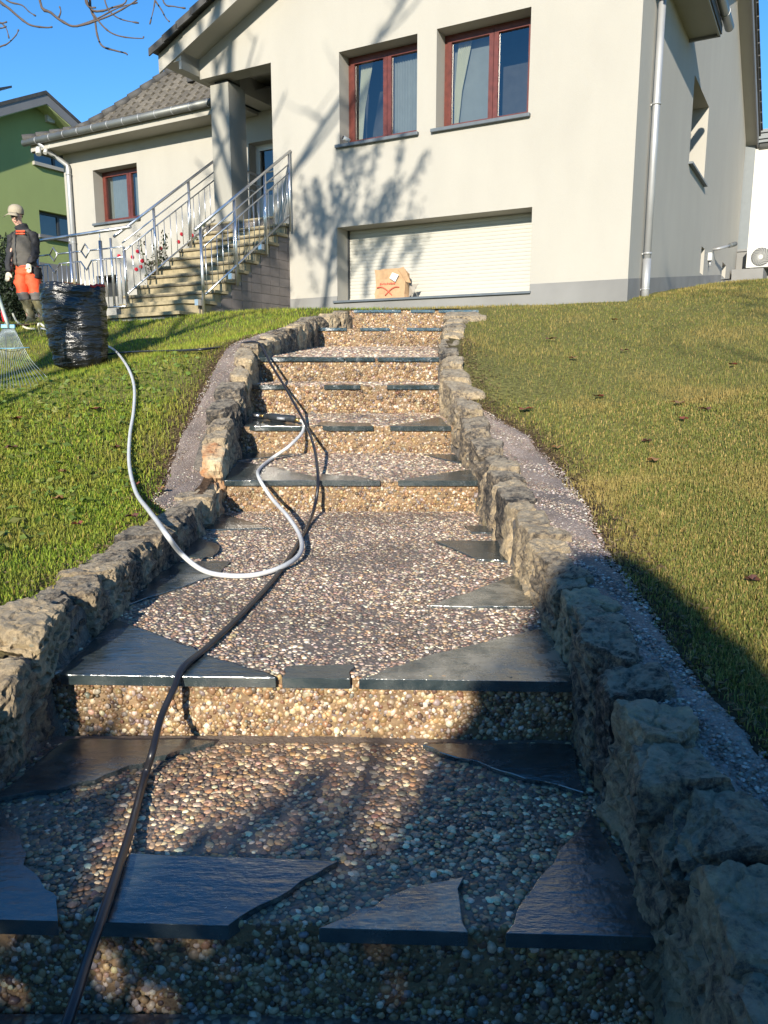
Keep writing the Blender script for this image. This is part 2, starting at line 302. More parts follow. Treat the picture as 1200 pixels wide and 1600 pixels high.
def ground_mat():
    m, n, l, b = newmat('lawn_soil'); tc = n.new('ShaderNodeTexCoord')
    a = n.new('ShaderNodeAttribute'); a.attribute_name = 'tint'
    t = n.new('ShaderNodeTexNoise'); t.inputs['Scale'].default_value = 35; t.inputs['Detail'].default_value = 8; l.new(tc.outputs['Object'], t.inputs['Vector'])
    r = n.new('ShaderNodeMapRange'); r.inputs[1].default_value = .3; r.inputs[2].default_value = .7; r.inputs[3].default_value = .45; r.inputs[4].default_value = 1.25; l.new(t.outputs['Fac'], r.inputs[0])
    h = n.new('ShaderNodeHueSaturation'); l.new(a.outputs['Color'], h.inputs['Color']); l.new(r.outputs[0], h.inputs['Value']); l.new(h.outputs[0], b.inputs['Base Color']); b.inputs['Roughness'].default_value = .95
    b.inputs['Specular IOR Level'].default_value = .1
    bp = n.new('ShaderNodeBump'); bp.inputs['Strength'].default_value = 1; bp.inputs['Distance'].default_value = .02; l.new(t.outputs['Fac'], bp.inputs['Height']); l.new(bp.outputs[0], b.inputs['Normal'])
    return m
M['ground'] = ground_mat()
def glass_mat():
    m, n, l, b = newmat('window_glass'); n.remove(b)
    g = n.new('ShaderNodeBsdfGlossy'); g.inputs['Roughness'].default_value = .01; g.inputs['Color'].default_value = (1, 1, 1, 1)
    t = n.new('ShaderNodeBsdfTransparent'); t.inputs['Color'].default_value = (.55, .6, .62, 1)
    f = n.new('ShaderNodeFresnel'); f.inputs['IOR'].default_value = 2.0; ms = n.new('ShaderNodeMixShader')
    l.new(f.outputs[0], ms.inputs[0]); l.new(t.outputs[0], ms.inputs[1]); l.new(g.outputs[0], ms.inputs[2]); l.new(ms.outputs[0], n['Material Output'].inputs['Surface'])
    return m
M['glass'] = glass_mat()

# ------------------------------------------------------------------ stairs layout
# (front edge Y left, right, front z, slope, back Y)
ST = [dict(dl=1.335, dr=1.278, z=-.19, sl=.01, b=2.035), dict(dl=2.10, dr=2.045, z=0, sl=.016, b=4.5),
      dict(dl=4.50, dr=4.50, z=.221, sl=.09, b=5.35), dict(dl=5.35, dr=5.35, z=.48, sl=.09, b=6.0),
      dict(dl=6.0, dr=6.0, z=.748, sl=.06, b=6.45), dict(dl=6.45, dr=6.45, z=.964, sl=.063, b=9.2),
      dict(dl=9.2, dr=9.2, z=1.345, sl=.03, b=9.9), dict(dl=9.9, dr=9.9, z=1.60, sl=.03, b=10.7)]
XR = lerp([.3, 1.27, 2.05, 4.5, 5.35, 6, 6.45, 9.2, 9.9, 10.7], [.49, .517, .545, .56, .48, .44, .455, .694, .80, 1.0])
XL = lerp([.3, 1.76, 2.07, 4.5, 5.35, 6, 6.45, 9.2, 9.9, 10.7], [-.99, -.975, -.955, -.95, -1.0, -1.03, -1.03, -.77, -.40, -.38])
ZR = lerp([.3, 1.1, 1.3, 1.84, 2.07, 2.86, 3.4, 4.5, 5.35, 6.0, 6.45, 9.2, 10.2], [-.12, .02, .08, .15, .18, .22, .27, .36, .64, .86, 1.01, 1.48, 1.64])
ZL = lerp([.3, 1.4, 1.9, 2.07, 2.6, 4.4, 4.6, 5.35, 6.0, 6.45, 9.2, 10.2], [-.25, -.05, .07, .17, .165, .20, .40, .66, .90, 1.07, 1.47, 1.64])
def step_z(i, y, x=0):
    s = ST[i]; return s['z'] + s['sl'] * (y - s['dl'])
def tread(px, py, i, off=0):
    s = ST[i]; p = on_plane(px, py, s['z'] + off, s['dl'], s['sl']); return p

# ------------------------------------------------------------------ terrain
def strip_pt(px, py, Z, off=-.02):
    d = 3.
    for _ in range(30):
        p = on_z(px, py, float(Z(d)) + off); d = .5 * d + .5 * min(max(p.y, .3), 10.5) if p.y > 0 else 10
    return at(px, py, d)
WR = lerp([.3, 1.1, 1.84, 2.3, 3.4, 4.5, 5.35, 6, 6.45, 8.6, 9.3, 10], [.20, .17, .13, .13, .14, .18, .17, .20, .15, .20, .40, .45])   # stone width
WLf = lerp([.3, 1.9, 2.4, 4.4, 5.35, 6.45, 9.2, 10], [.22, .19, .16, .14, .17, .15, .15, .2])
SR = lerp([.3, 1.3, 1.5, 1.7, 1.93, 2.16, 2.64, 3.4, 4.25, 4.9, 5.3, 5.6, 10], [.34, .30, .265, .23, .22, .25, .27, .36, .44, .40, .2, .0, .0])     # outer edge of the edging strip, from inner face
SL = lerp([.3, 3.6, 4.0, 4.6, 5.35, 6.0, 6.45, 7.4, 8.5, 10], [.0, .0, .28, .34, .31, .28, .27, .24, .17, .0])
ctrl = []
for d in (.3, 1.1, 1.6, 2.07, 2.9, 3.4, 4.5, 5.35, 6.0, 6.45, 7.8, 9.2, 10.2):
    ctrl.append((float(XR(d)) + .18, d, float(ZR(d)) - .03)); ctrl.append((float(XL(d)) - .22, d, float(ZL(d)) - .035))
ctrl += [(-1.9, 2.45, .21), (-2.6, 3.5, .33), (-3, 5.5, .585), (-3, 7.7, .87), (-4.8, 11, 1.49), (-3.3, 10.1, 1.40), (-2.6, 10.75, 1.585), (-3.6, 11.2, 1.54), (-1.45, 11.3, 1.68), (-6.5, 8, .9), (-6, 4.5, .4), (-4, 1, .05),
         (-1.5, 10.8, 1.67), (-1.2, 12.2, 1.74), (-9, 12, 1.5), (-7, 14, 1.6), (.2, 11.0, 1.70), (.2, 11.8, 1.74), (1.9, 10.9, 1.74), (3.2, 10.2, 1.73),
         (1.1, 4.2, .32), (1.9, 6.35, .78), (2.3, 9, 1.4), (1.4, 2.1, .24), (2.2, 3.2, .38), (3.5, 5, .85), (2.6, 1, .1), (5, 2, .4), (5, 7, 1.25), (5, 11, 1.95), (6, 13, 2.3), (7.7, 18.2, 2.62), (10.4, 22.2, 3.25),
         (9, 10, 2.0), (12, 18, 2.9), (-4, -3, -.8), (0, -1, -.5), (3, -3, -.5), (0, -5, -1.2), (4.8, 13.5, 2.2), (0, 16, 1.9), (3, 20, 2.4), (-9, 18, 1.9), (1.0, -.2, -.25), (-1.4, -.2, -.4)]
CP = np.array(ctrl)
def _phi(r2): return np.where(r2 > 1e-12, r2 * np.log(np.maximum(r2, 1e-12)), 0)
_n = len(CP); K = _phi(((CP[:, None, :2] - CP[None, :, :2]) ** 2).sum(-1)) + np.eye(_n) * .02
Pm = np.c_[np.ones(_n), CP[:, :2]]; A = np.block([[K, Pm], [Pm.T, np.zeros((3, 3))]]); _s = np.linalg.solve(A, np.r_[CP[:, 2], 0, 0, 0])
def gz(x, y):
    x = np.asarray(x, float); y = np.asarray(y, float); sh = x.shape; x = x.ravel(); y = y.ravel()
    xc = np.clip(x, -10, 13); yc = np.clip(y, -5, 23)
    out = np.empty(len(x))
    for i in range(0, len(x), 20000):
        X = xc[i:i + 20000]; Y = yc[i:i + 20000]
        out[i:i + 20000] = _phi((X[:, None] - CP[:, 0]) ** 2 + (Y[:, None] - CP[:, 1]) ** 2) @ _s[:_n] + _s[_n] + _s[_n + 1] * X + _s[_n + 2] * Y
    far = np.clip((np.hypot(x - xc, y - yc)) / 30, 0, 1); zf = np.clip((y - 0) * .03, -2.5, 2.6)
    out = out * (1 - far) + zf * far
    out += .008 * np.sin(x * 3.1 + 1) * np.cos(y * 2.7) + .004 * np.sin(x * 11 + y * 7)
    return out.reshape(sh)
def gz1(x, y): return float(gz(np.array([x]), np.array([y]))[0])
def in_corr(x, y, pad=0):
    return (x > XL(y) - pad) & (x < XR(y) + pad) & (y < 10.7)
def edge_noise(x, y): return .016 * np.sin(y * 4.3 + x) + .006 * np.sin(y * 17.7 + 2 * np.sin(y * 3)) + .006 * np.sin(y * 53 + 1) + .006 * np.sin(y * 131)
def in_strip(x, y, pad=0):
    r = (x >= XR(y)) & (x < XR(y) + np.maximum(SR(y), 0) + pad + edge_noise(x, y) * (SR(y) > .05)) & (SR(y) > .02) & (y < 5.6)
    l = (x <= XL(y)) & (x > XL(y) - SL(y) - pad - edge_noise(x, y)) & (SL(y) > .02) & (y > 3.4) & (y < 10)
    return r | l
def hc(x, y): dx = x - P0.x; dy = y - P0.y; return dx * EX.x + dy * EX.y, dx * NX.x + dy * NX.y
def in_house(x, y):
    s, d = hc(x, y)
    return ((s > -5.6) & (s < 1.55) & (d > 0) & (d < 13)) | ((s > -11) & (s < 0) & (d > 1.55) & (d < 9)) | ((s > -5.65) & (s < -3.8) & (d > -2.5) & (d < 2)) | ((s > 1.5) & (s < 2.3) & (d > .6) & (d < 15) & (s < 1.6 + d * .09)) | ((s > 1.4) & (s < 6) & (d > 12.6))
def axis(segs):
    out = []
    for a, b, st in segs: out += list(np.arange(a, b, st))
    return np.array(out + [segs[-1][1]])
gx = axis([(-400, -60, 40), (-60, -12, 6), (-12, -4, .5), (-4, -1.6, .12), (-1.6, 1.6, .04), (1.6, 4, .12), (4, 13, .5), (13, 60, 6), (60, 400, 40)])
gy = axis([(-300, -60, 40), (-60, -6, 6), (-6, 0, .5), (0, 5, .05), (5, 11, .08), (11, 24, .4), (24, 60, 6), (60, 400, 40)])
GX, GY = np.meshgrid(gx, gy); GZ = gz(GX, GY)
V = np.c_[GX.ravel(), GY.ravel(), GZ.ravel()]; nx = len(gx); idx = np.arange(len(gx) * len(gy)).reshape(len(gy), nx)
Q = np.stack([idx[:-1, :-1], idx[:-1, 1:], idx[1:, 1:], idx[1:, :-1]], -1).reshape(-1, 4)
cxy = V[Q].mean(1); keep = ~(in_corr(cxy[:, 0], cxy[:, 1], .06) & (cxy[:, 1] > -1.5)); Q = Q[keep]
d_r = V[:, 0] - (XR(V[:, 1]) + SR(V[:, 1])); d_l = (XL(V[:, 1]) - SL(V[:, 1])) - V[:, 0]
ed = np.where(V[:, 0] > 0, d_r, d_l); soil = np.clip(1 - (ed + .5 * edge_noise(V[:, 0], V[:, 1])) / .28, 0, 1) * (V[:, 1] < 10.5) * (V[:, 1] > -3)
soil = np.maximum(soil, np.exp(-(((V[:, 0] + 1.6) / .45) ** 2 + ((V[:, 1] - 2.6) / .8) ** 2)))
gc = np.array([.15, .145, .05])[None] * (1 - soil[:, None]) + np.array([.085, .055, .035])[None] * soil[:, None]
fast('ground', V, Q, M['ground'], colors=gc, smooth=True, kind='structure')
# edging strips: washed concrete slabs beside the stones
def strip(name, side, y0, y1):
    ys = np.arange(y0, y1, .05); vs = []; fs = []; nn = 9
    for y in ys:
        xi = float(XR(y) if side > 0 else XL(y)); wd = float(SR(y) if side > 0 else SL(y)); e = edge_noise(0, y) * .9 if wd > .05 else 0
        for k in range(nn):
            t = k / (nn - 1); wi = .72 * float(WR(y) if side > 0 else WLf(y)); x = xi + side * (wi + (max(wd + e, wi + .01) - wi) * t)
            z = gz1(x, y) + (.006 if 0 < k < nn - 1 else (-.02 if k else -.0)) + .004 * math.sin(y * 13 + k)
            vs.append((x, y, z))
    for j in range(len(ys) - 1):
        for k in range(nn - 1):
            a = j * nn + k; fs.append((a, a + 1, a + nn + 1, a + nn))
    o = fast(name, np.array(vs), np.array(fs), M['agg_strip'], smooth=True, kind='structure'); return o
strip('edging_path', 1, .3, 5.6); strip('edging_path', -1, 3.5, 9.9)

# ------------------------------------------------------------------ pebble + blade generators
def ico(sub):
    bm = bmesh.new(); bmesh.ops.create_icosphere(bm, subdivisions=sub, radius=1); bm.verts.ensure_lookup_table()
    v = np.array([x.co[:] for x in bm.verts]); f = np.array([[q.index for q in p.verts] for p in bm.faces]); bm.free(); return v, f
def half(vf):
    v, f = vf; k = (v[f][:, :, 2].max(1) > -.05); f = f[k]; u = np.unique(f); mp = -np.ones(len(v), int); mp[u] = np.arange(len(u)); return v[u], mp[f]
ICO1 = half(ico(1)); ICO2 = half(ico(2))
def pebbles(name, P, Nn, T, size, pal, parent, tmpl, flat=.5, palw=None):
    n = len(P)
    if n == 0: return
    tv, tf = tmpl; B = np.cross(Nn, T); th = rng.uniform(0, math.pi, n)
    A1 = T * np.cos(th)[:, None] + B * np.sin(th)[:, None]; A2 = np.cross(Nn, A1)
    sc_ = size * np.clip(rng.lognormal(-.08, .30, n), .42, 1.55); el = rng.uniform(.65, 1, n); fl = flat * rng.uniform(.7, 1.2, n)
    jit = 1 + rng.normal(0, .10, (n, len(tv)))
    L = tv[None] * jit[:, :, None]
    W = P[:, None] + A1[:, None] * (L[:, :, 0] * sc_[:, None])[..., None] + A2[:, None] * (L[:, :, 1] * (sc_ * el)[:, None])[..., None] + Nn[:, None] * (L[:, :, 2] * (sc_ * fl)[:, None])[..., None]
    Fc = (tf[None] + (np.arange(n) * len(tv))[:, None, None]).reshape(-1, 3)
    stain = 1 - .38 * np.clip(np.sin(P[:, 0] * 3.1 + 2 * np.sin(P[:, 1] * 2.3 + P[:, 2] * 9)) * np.sin(P[:, 1] * 3.7 + P[:, 2] * 14 + 1) + .25 * np.sin(P[:, 0] * 13 + P[:, 2] * 21) * np.sin(P[:, 1] * 11), 0, 1)
    pal = np.array(pal); c = pal[rng.choice(len(pal), n, p=palw)] * stain[:, None] * rng.uniform(.7, 1.25, n)[:, None] * rng.normal(1, .05, (n, 3))
    c = np.repeat(np.clip(c, 0.01, .9), len(tv), 0)
    return fast(name, W.reshape(-1, 3), Fc, M['pebble'], parent, colors=c, smooth=True, kind='stuff')
def inpoly(x, y, poly):
    r = np.zeros(len(x), bool); n = len(poly)
    for i in range(n):
        x1, y1 = poly[i]; x2, y2 = poly[(i + 1) % n]
        if y1 == y2: continue
        c = ((y1 > y) != (y2 > y)) & (x < (x2 - x1) * (y - y1) / (y2 - y1) + x1); r ^= c
    return r
def jgrid(x0, x1, y0, y1, sp_):
    xs = np.arange(x0, x1, sp_); ys = np.arange(y0, y1, sp_ * .87); X, Y = np.meshgrid(xs, ys); X = X + (np.arange(len(ys)) % 2)[:, None] * sp_ / 2
    X = X.ravel() + rng.uniform(-.3, .3, X.size) * sp_; Y = Y.ravel() + rng.uniform(-.3, .3, Y.size) * sp_; return X, Y

# slate pieces of each step (pixel outline on the tread plane)
SL_PX = {
 0: [[(-90, 1262), (0, 1268), (22, 1300), (48, 1368), (84, 1400), (97, 1441), (-120, 1437)], [(197, 1338), (525, 1350), (440, 1402), (358, 1449), (150, 1442)],
     [(717, 1373), (726, 1464), (494, 1457), (600, 1408)], [(926, 1276), (968, 1345), (1027, 1470), (795, 1467), (812, 1420), (862, 1352)],
     [(112, 1157), (338, 1160), (236, 1188), (150, 1222), (-10, 1254), (50, 1200)], [(660, 1166), (893, 1166), (918, 1243), (800, 1212), (715, 1184)]],
 1: [[(178, 968), (270, 1000), (345, 1032), (432, 1056), (90, 1055)], [(448, 1040), (550, 1038), (547, 1062), (440, 1062)],
     [(857, 980), (897, 1069), (563, 1064), (672, 1022), (772, 1000)], [(806, 897), (838, 949), (668, 947), (738, 924)],
     [(680, 845), (788, 845), (803, 877), (745, 874)], [(726, 821), (770, 821), (777, 832), (735, 832)],
     [(330, 804), (350, 803), (425, 825), (312, 828)], [(303, 838), (345, 852), (332, 872), (275, 868)], [(360, 877), (342, 896), (203, 944), (238, 905), (278, 878)]],
 2: [[(372, 722), (400, 724), (495, 745), (494, 753), (350, 751)], [(502, 741), (560, 744), (594, 753), (500, 753)], [(622, 750), (735, 733), (748, 751), (622, 753)],
     [(372, 708), (462, 709), (372, 720)], [(662, 710), (712, 710), (722, 724)]],
 3: [[(392, 650), (440, 655), (480, 669), (375, 668)], [(500, 659), (578, 661), (583, 668), (493, 668)], [(586, 668), (640, 661), (688, 652), (706, 668)]],
 4: [[(393, 600), (445, 600), (445, 603.5), (391, 603.5)], [(508, 600), (562, 600), (562, 603.5), (508, 603.5)], [(605, 600), (684, 599), (688, 603.5), (605, 603.5)]],
 5: [[(409, 555), (500, 557), (536, 560.5), (407, 560.5)], [(540, 558), (585, 558), (585, 560.5), (538, 560.5)], [(590, 558), (684, 557), (687, 560.5), (590, 560.5)]],
 6: [[(498, 512.6), (542, 512.6), (542, 514), (497, 514)], [(565, 512.6), (608, 512.6), (608, 514), (565, 514)], [(635, 512.6), (692, 512.6), (693, 514), (635, 514)]],
 7: [[(555, 486.4), (625, 486.4), (625, 487.2), (555, 487.2)], [(640, 486.4), (675, 486.4), (675, 487.2), (640, 487.2)], [(682, 486.4), (735, 486.4), (740, 487.2), (682, 487.2)]],
}
LAB = ['lowest garden step with four dark slates along its wet front edge', 'long pebbled landing with big wet slates at front corners and right edge',
       'third garden step just above the long landing, crossed by both hoses', 'garden step with the black spray gun lying on its left slate', 'narrow garden step with three short slates, behind the spray gun',
       'upper long landing with slate strip running along its whole front edge', 'second highest garden step with three thin slate pieces on its edge', 'topmost garden step at the lawn in front of the house']
steps = []
PAL_0 = [(r * 1.12, g, b * .82) for r, g, b in PAL_T]  # warmer copy for the lowest step, offsets the blue of its shade
for i, s in enumerate(ST):
    t = thing('garden_step', ((XL(s['dl']) + XR(s['dr'])) / 2, s['dl'], s['z'] - .2), LAB[i], 'garden step', 'exposed pebble steps of the garden stairs')
    yL, yR, yb = s['dl'], s['dr'], s['b']
    x0, x1 = float(XL(yL)) - .03, float(XR(yR)) + .03
    if i == 7: x1 = .9
    zbot = (-.4 if i == 0 else step_z(i - 1, yL)) - .03
    SEG = 24 if i < 2 else 10
    def fy(x, yL=yL, yR=yR, x0=x0, x1=x1): return yL + (yR - yL) * (x - x0) / (x1 - x0)
    # tread slab (inset 20 mm from slate nose)
    vs, fs = [], []; ny = max(3, int((yb - yL) / .1))
    for j in range(ny + 1):
        for k in range(SEG + 1):
            u = k / SEG; v = j / ny; yy0 = fy(x0 + (x1 - x0) * u) + .02; yy = yy0 + (yb + .06 - yy0) * v
            xa, xb = float(XL(yy)) - .03, float(XR(yy)) + .03
            if i == 7: xb = .9
            x = xa + (xb - xa) * u; vs.append((x, yy, step_z(i, yy) - .004 + .003 * noise.noise(Vector((x * 4, yy * 4, i)))))
    for j in range(ny):
        for k in range(SEG):
            a = j * (SEG + 1) + k; fs.append((a, a + 1, a + SEG + 2, a + SEG + 1))
    fast('tread', np.array(vs), np.array(fs), M['cem_t'] if i < 2 else M['agg_tread'], t, smooth=True)
    # riser
    vs, fs = [], []; NZ = 5
    for j in range(NZ + 1):
        for k in range(SEG + 1):
            x = x0 + (x1 - x0) * k / SEG; v = j / NZ; z = zbot + (s['z'] - .004 - zbot) * v; y = fy(x) + .02 + (.012 * abs(noise.noise(Vector((x * 9, z * 12, i)))) if j < NZ else 0)
            vs.append((x, y, z))
    for j in range(NZ):
        for k in range(SEG):
            a = j * (SEG + 1) + k; fs.append((a, a + 1, a + SEG + 2, a + SEG + 1))
    fast('riser', np.array(vs), np.array(fs), M['cem_r'], t)
    # slates
    polys = []
    for pi_, pl in enumerate(SL_PX[i]):
        pts = [tread(px, py, i, .004) for px, py in pl]
        if i >= 4:
            xa, xb = min(p.x for p in pts), max(p.x for p in pts); jy = random.uniform(.07, .12)
            pts = [Vector((xa + .02, yL + jy, 0)), Vector((xb - .015, yL + jy * .8, 0)), Vector((xb, yL - .004, 0)), Vector((xa, yL - .004, 0))]
        if 4 > i >= 2 and max(p.y for p in pts) - min(p.y for p in pts) < .1:
            for p in pts:
                if p.y > yL + .012: p.y += .04
        # clamp inside the corridor; front points sit on the nose line; subdivide edges and roughen
        out = []
        for a in range(len(pts)):
            p, q = pts[a], pts[(a + 1) % len(pts)]; ft = .05 if i < 2 else .16 if i < 4 else .02; front = abs(p.y - fy(p.x)) < ft and abs(q.y - fy(q.x)) < ft and abs(pl[a][1] - pl[(a + 1) % len(pl)][1]) < 3.1
            for k in range(5):
                r_ = p.lerp(q, k / 5); jj = 0 if (front or i > 3) else .009
                r_ = r_ + Vector((noise.noise(r_ * 25) * jj * 1.6, noise.noise(r_ * 25 + Vector((5, 5, 5))) * jj * 1.6, 0))
                if r_.y < yb + .05:
                    r_.x = max(min(r_.x, float(XR(r_.y)) + .02 if i != 7 else 2), float(XL(r_.y)) - .02)
                r_.y = min(r_.y, yb + .015)
                if front or (k == 0 and abs(r_.y - fy(r_.x)) < .05): r_.y = fy(r_.x) - .004
                elif r_.y < fy(r_.x) + .012: continue
                out.append(r_)
        polys.append([(p.x, p.y) for p in out])
        up = .011 if i == 0 else .005
        for p in out: p.z = step_z(i, p.y) + up
        mb = MB(); mb.prism([p - Vector((0, 0, .032)) for p in out], (0, 0, .032)); glare_ = (i, pi_) in ((1, 2), (1, 3), (0, 2)); so_ = mb.build('slate_slab', M['slate_glare' if glare_ else 'slate'], t, bevel=.002 if i < 4 else 0)  # three wet slabs get the painted glare
        if glare_: so_['label'] = 'wet slate slab with cream glare painted into its colour'
    # pebbles on the tread
    if i < 6:
        sp_ = [.0136, .0136, .017, .020, .022, .027][i]
        X, Y = jgrid(x0 - .05, x1 + .05, min(yL, yR) + .02, yb + .02, sp_)
        k = (Y > fy(X) + .022) & (X > XL(Y) - .02) & (X < XR(Y) + .02)
        for pl in polys: k &= ~inpoly(X, Y, pl)
        k &= rng.uniform(0, 1, len(X)) > .07
        X, Y = X[k], Y[k]
        Z = s['z'] + s['sl'] * (Y - s['dl']) - .0035 + rng.normal(0, .0012, len(X))
        near = Y < 2.05
        for msk, tm in ((near, ICO2), (~near, ICO1)):
            n_ = int(msk.sum())
            if n_: pebbles('pebble_surface', np.c_[X, Y, Z][msk], np.tile([0, 0, 1.], (n_, 1)), np.tile([1., 0, 0], (n_, 1)), sp_ * .60, PAL_0 if i == 0 else PAL_T, t, tm, .30)
    # pebbles on the riser
    sp_ = .0118 if i < 2 else .014 if i < 4 else .018
    X, Zr = jgrid(x0, x1, zbot, s['z'] - (.003), sp_)
    Yr = fy(X) + .02 + .003 + rng.normal(0, .0025, len(X)); n_ = len(X)
    pebbles('riser_pebbles', np.c_[X, Yr, Zr], np.tile([0, -1., 0], (n_, 1)), np.tile([1., 0, 0], (n_, 1)), sp_ * .66, PAL_R, t, ICO2 if i < 2 else ICO1, .6)
    # exposed nose pebbles in gaps between slates on front edge are part of the tread
    steps.append(t)
mb = MB(); mb.box((-.2, .5, -.46), (1.0, 0, 0), (0, .83, 0), (0, 0, .06)); o = mb.build('lower_landing', M['agg_tread']); o['kind'] = 'structure'
X, Y = jgrid(-1.0, .55, .95, 1.3, .022); n_ = len(X)
pb = pebbles('landing_pebbles', np.c_[X, Y, np.full(n_, -.403)], np.tile([0, 0, 1.], (n_, 1)), np.tile([1., 0, 0], (n_, 1)), .009, PAL_T, None, ICO1, .5)
setprops(pb, 'washed pebbles set in the paving below the lowest step', 'pebbles')

# ------------------------------------------------------------------ stone curbs
def cube_sphere(n):
    vs = {}; V_, F_ = [], []
    def vid(p):
        k = tuple(round(c, 5) for c in p)
        if k not in vs: vs[k] = len(V_); V_.append(p)
        return vs[k]
    for ax in range(3):
        for sg in (-1, 1):
            for i in range(n):
                for j in range(n):
                    q = []
                    for (a, b) in ((i, j), (i + 1, j), (i + 1, j + 1), (i, j + 1)):
                        p = [0, 0, 0]; p[ax] = sg; p[(ax + 1) % 3] = 2 * a / n - 1; p[(ax + 2) % 3] = 2 * b / n - 1; q.append(vid(tuple(p)))
                    F_.append(q if sg > 0 else q[::-1])
    return np.array(V_), np.array(F_)
CS = {n: cube_sphere(n) for n in (7, 12, 30)}
def rock(name, c, dims, rot, parent, seed, n=10, p=6.0, amp=.10, chops=5):
    V_, F_ = CS[n]; r = random.Random(seed)
    L = (np.abs(V_) ** p).sum(1) ** (-1 / p); W = V_ * L[:, None]
    W[:, 0] *= 1 + r.uniform(-.14, .14) * W[:, 1]; W[:, 0] *= 1 + r.uniform(-.12, .12) * W[:, 2]; W[:, 1] *= 1 + r.uniform(-.12, .12) * W[:, 2]
    for _ in range(chops):                       # broken faces
        nn = np.array([r.uniform(-1, 1), r.uniform(-1, 1), r.uniform(-.3, 1)]); nn /= np.linalg.norm(nn)
        h = np.quantile(W @ nn, r.uniform(.925, .99)); dd = W @ nn - h; W = W - np.where(dd > 0, dd, 0)[:, None] * nn[None]
    out = np.empty_like(W); so = Vector((seed * 3.7 % 50, seed * 1.3 % 50, seed * 7.1 % 50))
    dm = np.array(dims) / 2; md = dm.mean(); tl = Vector((r.uniform(-.3, .3), r.uniform(-.3, .3), 1)).normalized()
    for i, q in enumerate(W):
        P = Vector(q * dm); a = noise.fractal(P * 6 + so, 1.0, 2.0, 2) * .011 + noise.fractal(P * 38 + so, .8, 2.1, 3) * .0060
        cd_ = noise.voronoi(P * 10 + so)[0]; a += (min(cd_[1] - cd_[0], .10) - .07) * .055
        ly = P.dot(tl) * 34 + noise.noise(P * 7 + so) * 1.6; fr = ly - math.floor(ly); lid = math.floor(ly)
        a += (noise.noise(Vector((lid * 7.3, seed * .77, .5))) * .019 - (.011 if fr < .14 else 0)) * (1 - min(1, abs(q[2]) ** 6))
        nd = Vector((q[0] / dm[0], q[1] / dm[1], q[2] / dm[2])).normalized() if False else Vector(q).normalized()
        sc_ = min(1.25, md / .09); out[i] = np.array(P + nd * (a * sc_))
    cz, sz = math.cos(rot[2]), math.sin(rot[2]); R = np.array(Matrix.Rotation(rot[2], 3, 'Z') @ Matrix.Rotation(rot[0], 3, 'X') @ Matrix.Rotation(rot[1], 3, 'Y'))
    Wd = out @ R.T; off = np.array(WL[parent.name])
    me = bpy.data.meshes.new(name); me.from_pydata([tuple(v) for v in Wd], [], [list(map(int, f)) for f in F_]); me.polygons.foreach_set('use_smooth', [False] * len(F_)); me.materials.append(M['rock'])
    o = bpy.data.objects.new(name, me); COL.objects.link(o); o.parent = parent; o.location = Vector(c) - WL[parent.name]; WL[o.name] = WL[parent.name] + o.location
    return o
def curb(side, X_, Z_, Wd, bounds, label):
    t = thing('stone_curb', (float(X_(3)) + side * .1, 3, 0), label, 'stone curb', 'rough stone curbs beside the garden stairs')
    # mortar core
    vs, fs = [], []; ys = np.arange(.3, 10.4, .06)
    def lvl(y):
        z = -.43
        for i, s in enumerate(ST):
            if y > s['dl'] + .02: z = step_z(i, y) - .04
        return z
    for y in ys:
        x = float(X_(y)); zt = float(Z_(y)) - .03; wd = float(Wd(y)); nzv = .008 * noise.noise(Vector((0, y * 12, side)))
        for (dx, z) in ((-.012, lvl(y)), (.008 + nzv, lvl(y) + .035), (.022 + nzv, (lvl(y) + zt) / 2), (.022, zt - .035), (.045, zt - .016 + nzv), (wd * .8, zt - .012 + nzv), (wd + .04, zt - .05), (wd + .08, zt - .25)):
            vs.append((x + side * dx, y, z))
    k = 8
    for j in range(len(ys) - 1):
        for q in range(k - 1): a = j * k + q; fs.append((a, a + 1, a + k + 1, a + k))
    fast('mortar', np.array(vs), np.array(fs), M['mortar'], t, smooth=True)
    for j in range(len(bounds) - 1):
        y0, y1 = bounds[j], bounds[j + 1]; ym = (y0 + y1) / 2; r = random.Random(j * 7 + side * 3 + 50)
        x = float(X_(ym)); zt = float(Z_(ym)); base = max(lvl(ym) - .04, zt - .42); h = max(zt - base + .03, .14)
        wd = float(Wd(ym)) * r.uniform(.95, 1.35); dzdy = float(Z_(y1) - Z_(y0)) / (y1 - y0); dxdy = float(X_(y1) - X_(y0)) / (y1 - y0)
        if ym < 2.9: nn = 30
        elif ym < 6.6: nn = 12
        else: nn = 7
        L = (y1 - y0) * r.uniform(1.10, 1.24)
        c = (x + side * (wd / 2 + (.012 if side < 0 and ym < 2.5 else -.004) + r.uniform(-.006, .010)), ym, zt - h / 2 + r.uniform(-.008, .006))
        rot = (math.atan(dzdy) * .7 + r.uniform(-.05, .05), r.uniform(-.07, .07), -math.atan(dxdy) + r.uniform(-.08, .08))
        ro_ = rock('stone', c, (wd, L, h), rot, t, j * 13 + (5 if side > 0 else 31), nn, p=r.choice([12, 16, 22]), chops=7)
        if side < 0 and 4.3 < ym < 4.62: ro_.data.materials[0] = M['lichen_rock']; ro_['label'] = 'stone with pale lichen and orange stain'
    return t
M['lichen_rock'] = mat('lichen_stone', (.52, .46, .30), .85, noise_amt=.3, nscale=9, bump=.8, bscale=50, col2=(.34, .15, .06), bdist=.012)
M['mortar'] = mat('old_mortar', (.21, .18, .145), .9, noise_amt=.35, nscale=22, bump=1, bscale=70, bdist=.02, col2=(.06, .055, .05))
